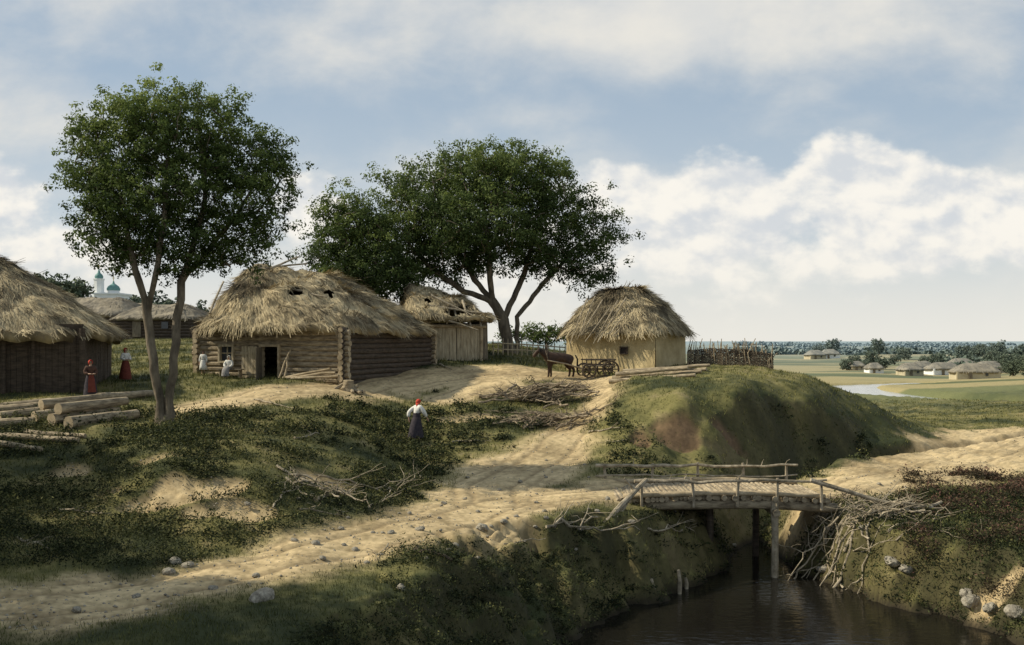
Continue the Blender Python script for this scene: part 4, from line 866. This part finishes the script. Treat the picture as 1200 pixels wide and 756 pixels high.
        if apron and pose!='sit':
            q=MB(); V=[];Fc=[]
            for i,(z_,w_,y_) in enumerate(((1.03,.09,-.165),(.85,.13,-.2),(.6,.15,-.26),(.3,.17,-.315))):
                for k in range(6): x_=-w_+2*w_*k/5; V.append(T((x_,y_+.35*x_*x_*3-.012,z_)))
            for i in range(3):
                for k in range(5): Fc.append((i*6+k,i*6+k+1,(i+1)*6+k+1,(i+1)*6+k))
            q.raw(V,Fc); q.obj('apron',[apron],rt)
    q=MB(); V=[];Fc=[]; nu_,nv_=16,9
    for j in range(nv_):
        th=math.pi*.78*j/(nv_-1); g_=min(1,max(0,(th-.5)/.45)); ga=math.radians(38)*g_
        for i in range(nu_+1):
            ph=math.radians(-90)+ga+(2*math.pi-2*ga)*i/nu_
            V.append(T(hc+Vector((.098*math.sin(th)*math.cos(ph),.008+.104*math.sin(th)*math.sin(ph),.01+.108*math.cos(th)))))
    for j in range(nv_-1):
        for i in range(nu_): Fc.append((j*(nu_+1)+i,j*(nu_+1)+i+1,(j+1)*(nu_+1)+i+1,(j+1)*(nu_+1)+i))
    q.raw(V,Fc)
    if scarf!='hair': q.raw([T(hc+Vector(a_)) for a_ in((-.09,.06,-.04),(.09,.06,-.04),(0,.10,-.19),(0,.12,-.05))],[(0,1,3),(0,3,2),(1,2,3)])
    q.obj('kerchief' if scarf!='hair' else 'hair',[scarf],rt,smooth=True); return rt
p=hit(488,517); person(p,math.pi*.80,1.75,'walk','woman walking in white blouse, dark skirt and red kerchief','linen','darkcloth','redcloth',vest='darkcloth')
p=G(106,42); person(p,.6,1.62,'hold','woman in dark dress with red kerchief standing by barn','browncloth','darkcloth','redcloth',apron='redskirt')
p=G(147,50); person(p,.9,1.65,'hold','woman in white blouse and dark red skirt standing in yard','linen','redskirt','redcloth')
def onwall(s,out): q=oh+dvh*s+nh*out; q.z=gz(q.x,q.y); return q
ah=math.atan2(nh.y,nh.x)+math.pi/2
q=onwall(7.95,.75); person(q,ah+.2,1.25,'stand','child in long white shirt standing by the log wall','linen','linen','hair',skirtlen=.35)
bq=onwall(6.4,.55); bench(bq,math.atan2(dvh.y,dvh.x),1.5)
q=onwall(6.45,.6); person(q,ah+.25,1.5,'sit','woman in white blouse and grey skirt seated on bench','linen','greycloth','linen')
# ------------------------------------------------------------ horse + cart
def horse(loc,head,sc=1.):
    loc=Vector(loc); Rm=Matrix.Rotation(head,4,'Z'); T=lambda p: loc+Rm@(Vector(p)*sc)
    rt=root('horse','dark bay horse harnessed between the cart shafts','horse',loc)
    vs=[(-.62,0,1.14),(-.2,0,1.10),(.25,0,1.08),(.55,0,1.13),(.8,0,1.32),(1.0,0,1.47),(1.17,0,1.56),(1.34,0,1.38),(1.47,0,1.16),(-.85,0,1.2)]
    rs=[.32,.32,.33,.31,.24,.18,.145,.125,.09,.14]; es=[(0,1),(1,2),(2,3),(3,4),(4,5),(5,6),(6,7),(7,8),(0,9)]
    def ad(p,r_,par): vs.append(p);rs.append(r_);es.append((par,len(vs)-1)); return len(vs)-1
    for sd in(1,-1):
        k=.08*sd
        a=ad((.52,sd*.15,.85),.15,3);a=ad((.53+k,sd*.15,.5),.085,a);a=ad((.52+k*1.3,sd*.15,.16),.055,a);ad((.56+k*1.3,sd*.15,.04),.08,a)
        a=ad((-.58,sd*.15,.88),.20,0);a=ad((-.5-k,sd*.16,.72),.13,a);a=ad((-.76-k,sd*.16,.48),.085,a);a=ad((-.72-k,sd*.16,.15),.056,a);ad((-.67-k,sd*.16,.04),.082,a)
    V,Fc=skin(vs,es,rs,2); mb=MB(); mb.raw([T(v) for v in V],Fc)
    for sd in(1,-1): mb.raw([T(q) for q in((1.16,sd*.03,1.64),(1.12,sd*.09,1.62),(1.18,sd*.08,1.62),(1.16,sd*.07,1.84))],[(0,1,3),(1,2,3),(2,0,3)]); mb.ball(T((1.29,sd*.095,1.45)),.018,1,6,4)
    mb.obj('body',['horse','eye'],rt,smooth=True)
    mb=MB()
    for i in range(26):
        t=i/25; p0=Vector((.68,0,1.56)).lerp(Vector((1.2,0,1.72)),t)+Vector((0,rnd.uniform(-.03,.03),-.01)); sd=rnd.choice((-1,1)); mb.tube([T(p0),T(p0+Vector((-.03,sd*.12,-.06))),T(p0+Vector((-.04,sd*.17,-.30-rnd.random()*.08)))],[.03,.026,.008],4)
    mb.obj('mane',['mane'],rt)
    mb=MB()
    for i in range(16): mb.tube([T((-.95,0,1.28)),T((-1.07,rnd.gauss(0,.03),1.05)),T((-1.07+rnd.gauss(0,.03),rnd.gauss(0,.06),.45+rnd.random()*.15))],[.04,.04,.01],4)
    mb.obj('tail',['mane'],rt)
    mb=MB(); n=16
    mb.tube([T((.72+.08*math.cos(a_),.30*math.sin(a_),1.20+.34*math.cos(a_))) for a_ in [2*math.pi*i/n for i in range(n+1)]],.05,6,cap=False); mb.tube([T((.72,.28*math.cos(a_),1.35+.55*math.sin(a_))) for a_ in [math.pi*i/10 for i in range(11)]],.03,6)
    mb.obj('harness',['darklog'],rt)
hp=hit(655,443)
hd=math.pi+.16; Rm=Matrix.Rotation(hd,4,'Z'); horse(hp,hd,1.0)
cart=root('cart','four-wheeled wooden peasant cart with spoked wheels','cart',hp)
T=lambda x_,y_,z_: hp+Rm@Vector((x_,y_,z_))
mb=MB(); 
for i in range(6): mb.box(T(-2.3,-.40+.16*i,.66),Rm@Vector((.85,0,0)),Rm@Vector((0,.072,0)),(0,0,.02))
mb.obj('floor',['plank'],cart)
for sd in(1,-1):
    mb=MB()
    mb.tube([T(-3.2,sd*.55,1.02),T(-1.4,sd*.55,1.02)],.04,6); mb.tube([T(-3.15,sd*.47,.74),T(-1.45,sd*.47,.74)],.035,6)
    for i in range(7): mb.tube([T(-3.1+i*.27,sd*.42,.62),T(-3.1+i*.27,sd*.57,1.08)],.025,5)
    mb.obj('side_rack',['darklog'],cart)
    mb=MB(); mb.tube([T(-1.4,sd*.42,.5),T(-.3,sd*.45,.8),T(.75,sd*.36,1.0)],[.045,.04,.03],7); mb.obj('shaft',['log'],cart)
mb=MB()
for x_ in(-1.6,-2.85): mb.tube([T(x_,-.72,.45),T(x_,.72,.45)],.05,7)
mb.tube([T(-1.5,0,.48),T(-3.0,0,.48)],.05,7); mb.obj('axle_frame',['darklog'],cart)
for x_,rw in((-1.6,.43),(-2.85,.50)):
    for sd in(1,-1):
        wl=bpy.data.objects.new('wheel',None); link(wl); wl.parent=cart; ORI[wl.name]=Vector(hp); c0=Vector((x_,sd*.68,rw-.02)); n=24
        mb=MB(); V=[];Fc=[]
        for i in range(n):
            a_=2*math.pi*i/n
            for (rr,yy) in((rw,-.04),(rw,.04),(rw-.09,.035),(rw-.09,-.035)): V.append(T(c0.x+rr*math.cos(a_),c0.y+yy,c0.z+rr*math.sin(a_)))
        for i in range(n):
            j=(i+1)%n
            for k in range(4): Fc.append((i*4+k,i*4+(k+1)%4,j*4+(k+1)%4,j*4+k))
        mb.raw(V,Fc); mb.obj('rim',['darklog'],wl)
        for i in range(10):
            mb=MB(); a_=2*math.pi*i/10; mb.tube([T(c0.x,c0.y,c0.z),T(c0.x+(rw-.05)*math.cos(a_),c0.y,c0.z+(rw-.05)*math.sin(a_))],.026,5); mb.obj('spoke',['darklog'],wl)
        mb=MB(); mb.tube([T(c0.x,c0.y-.1,c0.z),T(c0.x,c0.y+.1,c0.z)],.08,10); mb.obj('hub',['darklog'],wl)
# ------------------------------------------------------------ sun, world, camera
EL=math.radians(39); sdir=Vector((-.998,.06,0)).normalized(); S=Vector((sdir.x*math.cos(EL),sdir.y*math.cos(EL),math.sin(EL)))
sl=bpy.data.lights.new('sun','SUN'); sl.energy=5.0; sl.angle=math.radians(.5); sl.color=(1,.92,.74); so=bpy.data.objects.new('sun',sl); so.rotation_euler=S.to_track_quat('Z','Y').to_euler(); so.location=(0,0,50); link(so)
w=bpy.data.worlds.new('World'); scene.world=w; w.use_nodes=True; nt=w.node_tree; N=nt.nodes; L=nt.links; bg=N['Background']; bg.inputs['Strength'].default_value=.1
w.cycles.sampling_method='NONE'
sky=N.new('ShaderNodeTexSky'); sky.sky_type='NISHITA'; sky.sun_disc=False; sky.sun_elevation=EL; sky.sun_rotation=math.atan2(S.x,S.y); sky.air_density=1.0; sky.dust_density=1.5; sky.ozone_density=1.
def Mth(op,a,b=None,c=None,clamp=False):
    m=N.new('ShaderNodeMath'); m.operation=op; m.use_clamp=clamp
    for i,v in enumerate((a,b,c)):
        if v is None: continue
        if isinstance(v,(int,float)): m.inputs[i].default_value=v
        else: L.new(v,m.inputs[i])
    return m.outputs[0]
tc=N.new('ShaderNodeTexCoord'); sp=N.new('ShaderNodeSeparateXYZ'); L.new(tc.outputs['Generated'],sp.inputs[0])
ys=Mth('MAXIMUM',sp.outputs[1],.06); u=Mth('DIVIDE',sp.outputs[0],ys); v=Mth('DIVIDE',sp.outputs[2],ys)
def noi(du,dv,su,sv,det,seed,ro=.58,dist=.25):
    c=N.new('ShaderNodeCombineXYZ'); L.new(Mth('MULTIPLY',Mth('ADD',u,du),su),c.inputs[0]); L.new(Mth('MULTIPLY',Mth('ADD',v,dv),sv),c.inputs[1]); c.inputs[2].default_value=seed
    n_=N.new('ShaderNodeTexNoise'); n_.inputs['Scale'].default_value=1; n_.inputs['Detail'].default_value=det; n_.inputs['Roughness'].default_value=ro; n_.inputs['Distortion'].default_value=dist; L.new(c.outputs[0],n_.inputs['Vector']); return n_.outputs['Fac']
def gauss(px,py,ax,ay,amp):
    a_=Mth('MULTIPLY',Mth('SUBTRACT',u,(px-600)/F),F/ax); b_=Mth('MULTIPLY',Mth('SUBTRACT',v,(HY-py)/F),F/ay)
    return Mth('MULTIPLY',Mth('EXPONENT',Mth('MULTIPLY',Mth('ADD',Mth('MULTIPLY',a_,a_),Mth('MULTIPLY',b_,b_)),-1)),amp)
def ss(x_,a_,b_):
    mr=N.new('ShaderNodeMapRange'); mr.interpolation_type='SMOOTHSTEP'; L.new(x_,mr.inputs['Value']); mr.inputs['From Min'].default_value=a_; mr.inputs['From Max'].default_value=b_; return mr.outputs['Result']
def mixrgb(f,a_,b_):
    m=N.new('ShaderNodeMix'); m.data_type='RGBA'
    for nm,x_ in(('Factor',f),('A',a_),('B',b_)):
        s_=[q for q in m.inputs if q.name==nm and (q.type=='VALUE' if nm=='Factor' else q.type=='RGBA')][0]
        if isinstance(x_,(int,float)): s_.default_value=x_
        elif isinstance(x_,tuple): s_.default_value=(*x_,1)
        else: L.new(x_,s_)
    return [q for q in m.outputs if q.type=='RGBA'][0]
def gsum(lst):
    gs=None
    for b_ in lst: g_=gauss(*b_); gs=g_ if gs is None else Mth('ADD',gs,g_)
    return gs
veil=Mth('ADD',noi(0,0,4.8,7.6,7,3.3,.56,.15),gsum([(400,40,230,70,.26),(760,25,190,55,.30),(520,135,240,50,-.12),(1020,80,260,60,.02),(60,60,120,80,.02),(650,135,70,20,.12)]))
vcov=Mth('MULTIPLY',ss(veil,.38,.84),.95)
dA_=noi(0,0,12,17,7,9,.53,.08); dB_=noi(-.009,.011,12,17,7,9,.53,.08)
cum=gsum([(20,222,90,36,.42),(370,238,55,40,.46),(725,212,52,32,.50),(800,232,60,30,.40),(875,224,46,32,.48),(1005,208,76,42,.62),(1130,230,86,42,.52),(940,285,400,52,.48),(60,290,130,48,.34),(500,330,300,40,.2)])
den=Mth('ADD',Mth('MULTIPLY',Mth('SUBTRACT',dA_,.5),1.0),cum); cov=Mth('MULTIPLY',ss(den,.17,.38),.96)
lit=ss(Mth('ADD',Mth('MULTIPLY',Mth('SUBTRACT',dA_,dB_),4.0),.60),.05,1.0)
skyg=mixrgb(ss(v,.02,.34),(6.2,6.9,7.4),(3.7,4.8,6.0)); skyc=mixrgb(.8,sky.outputs[0],skyg)
c0=mixrgb(vcov,skyc,mixrgb(ss(dA_,.3,.7),(7.3,7.3,7.1),(8.4,8.1,7.4)))
c1=mixrgb(cov,c0,mixrgb(lit,(6.7,7.0,7.3),(9.7,9.3,8.5)))
hz=ss(v,.13,-.01); c2=mixrgb(Mth('MULTIPLY',hz,.85),c1,(8.7,8.4,7.6))
L.new(c2,bg.inputs['Color'])
cam=bpy.data.cameras.new('camera'); co=bpy.data.objects.new('camera',cam); link(co); co.location=(0,0,H); co.rotation_euler=(math.pi/2,0,0); cam.lens=35; cam.sensor_width=36; cam.shift_y=20/1200.; cam.clip_start=.1; cam.clip_end=20000; scene.camera=co
scene.view_settings.view_transform='Standard'; scene.view_settings.look='None'; scene.view_settings.exposure=0
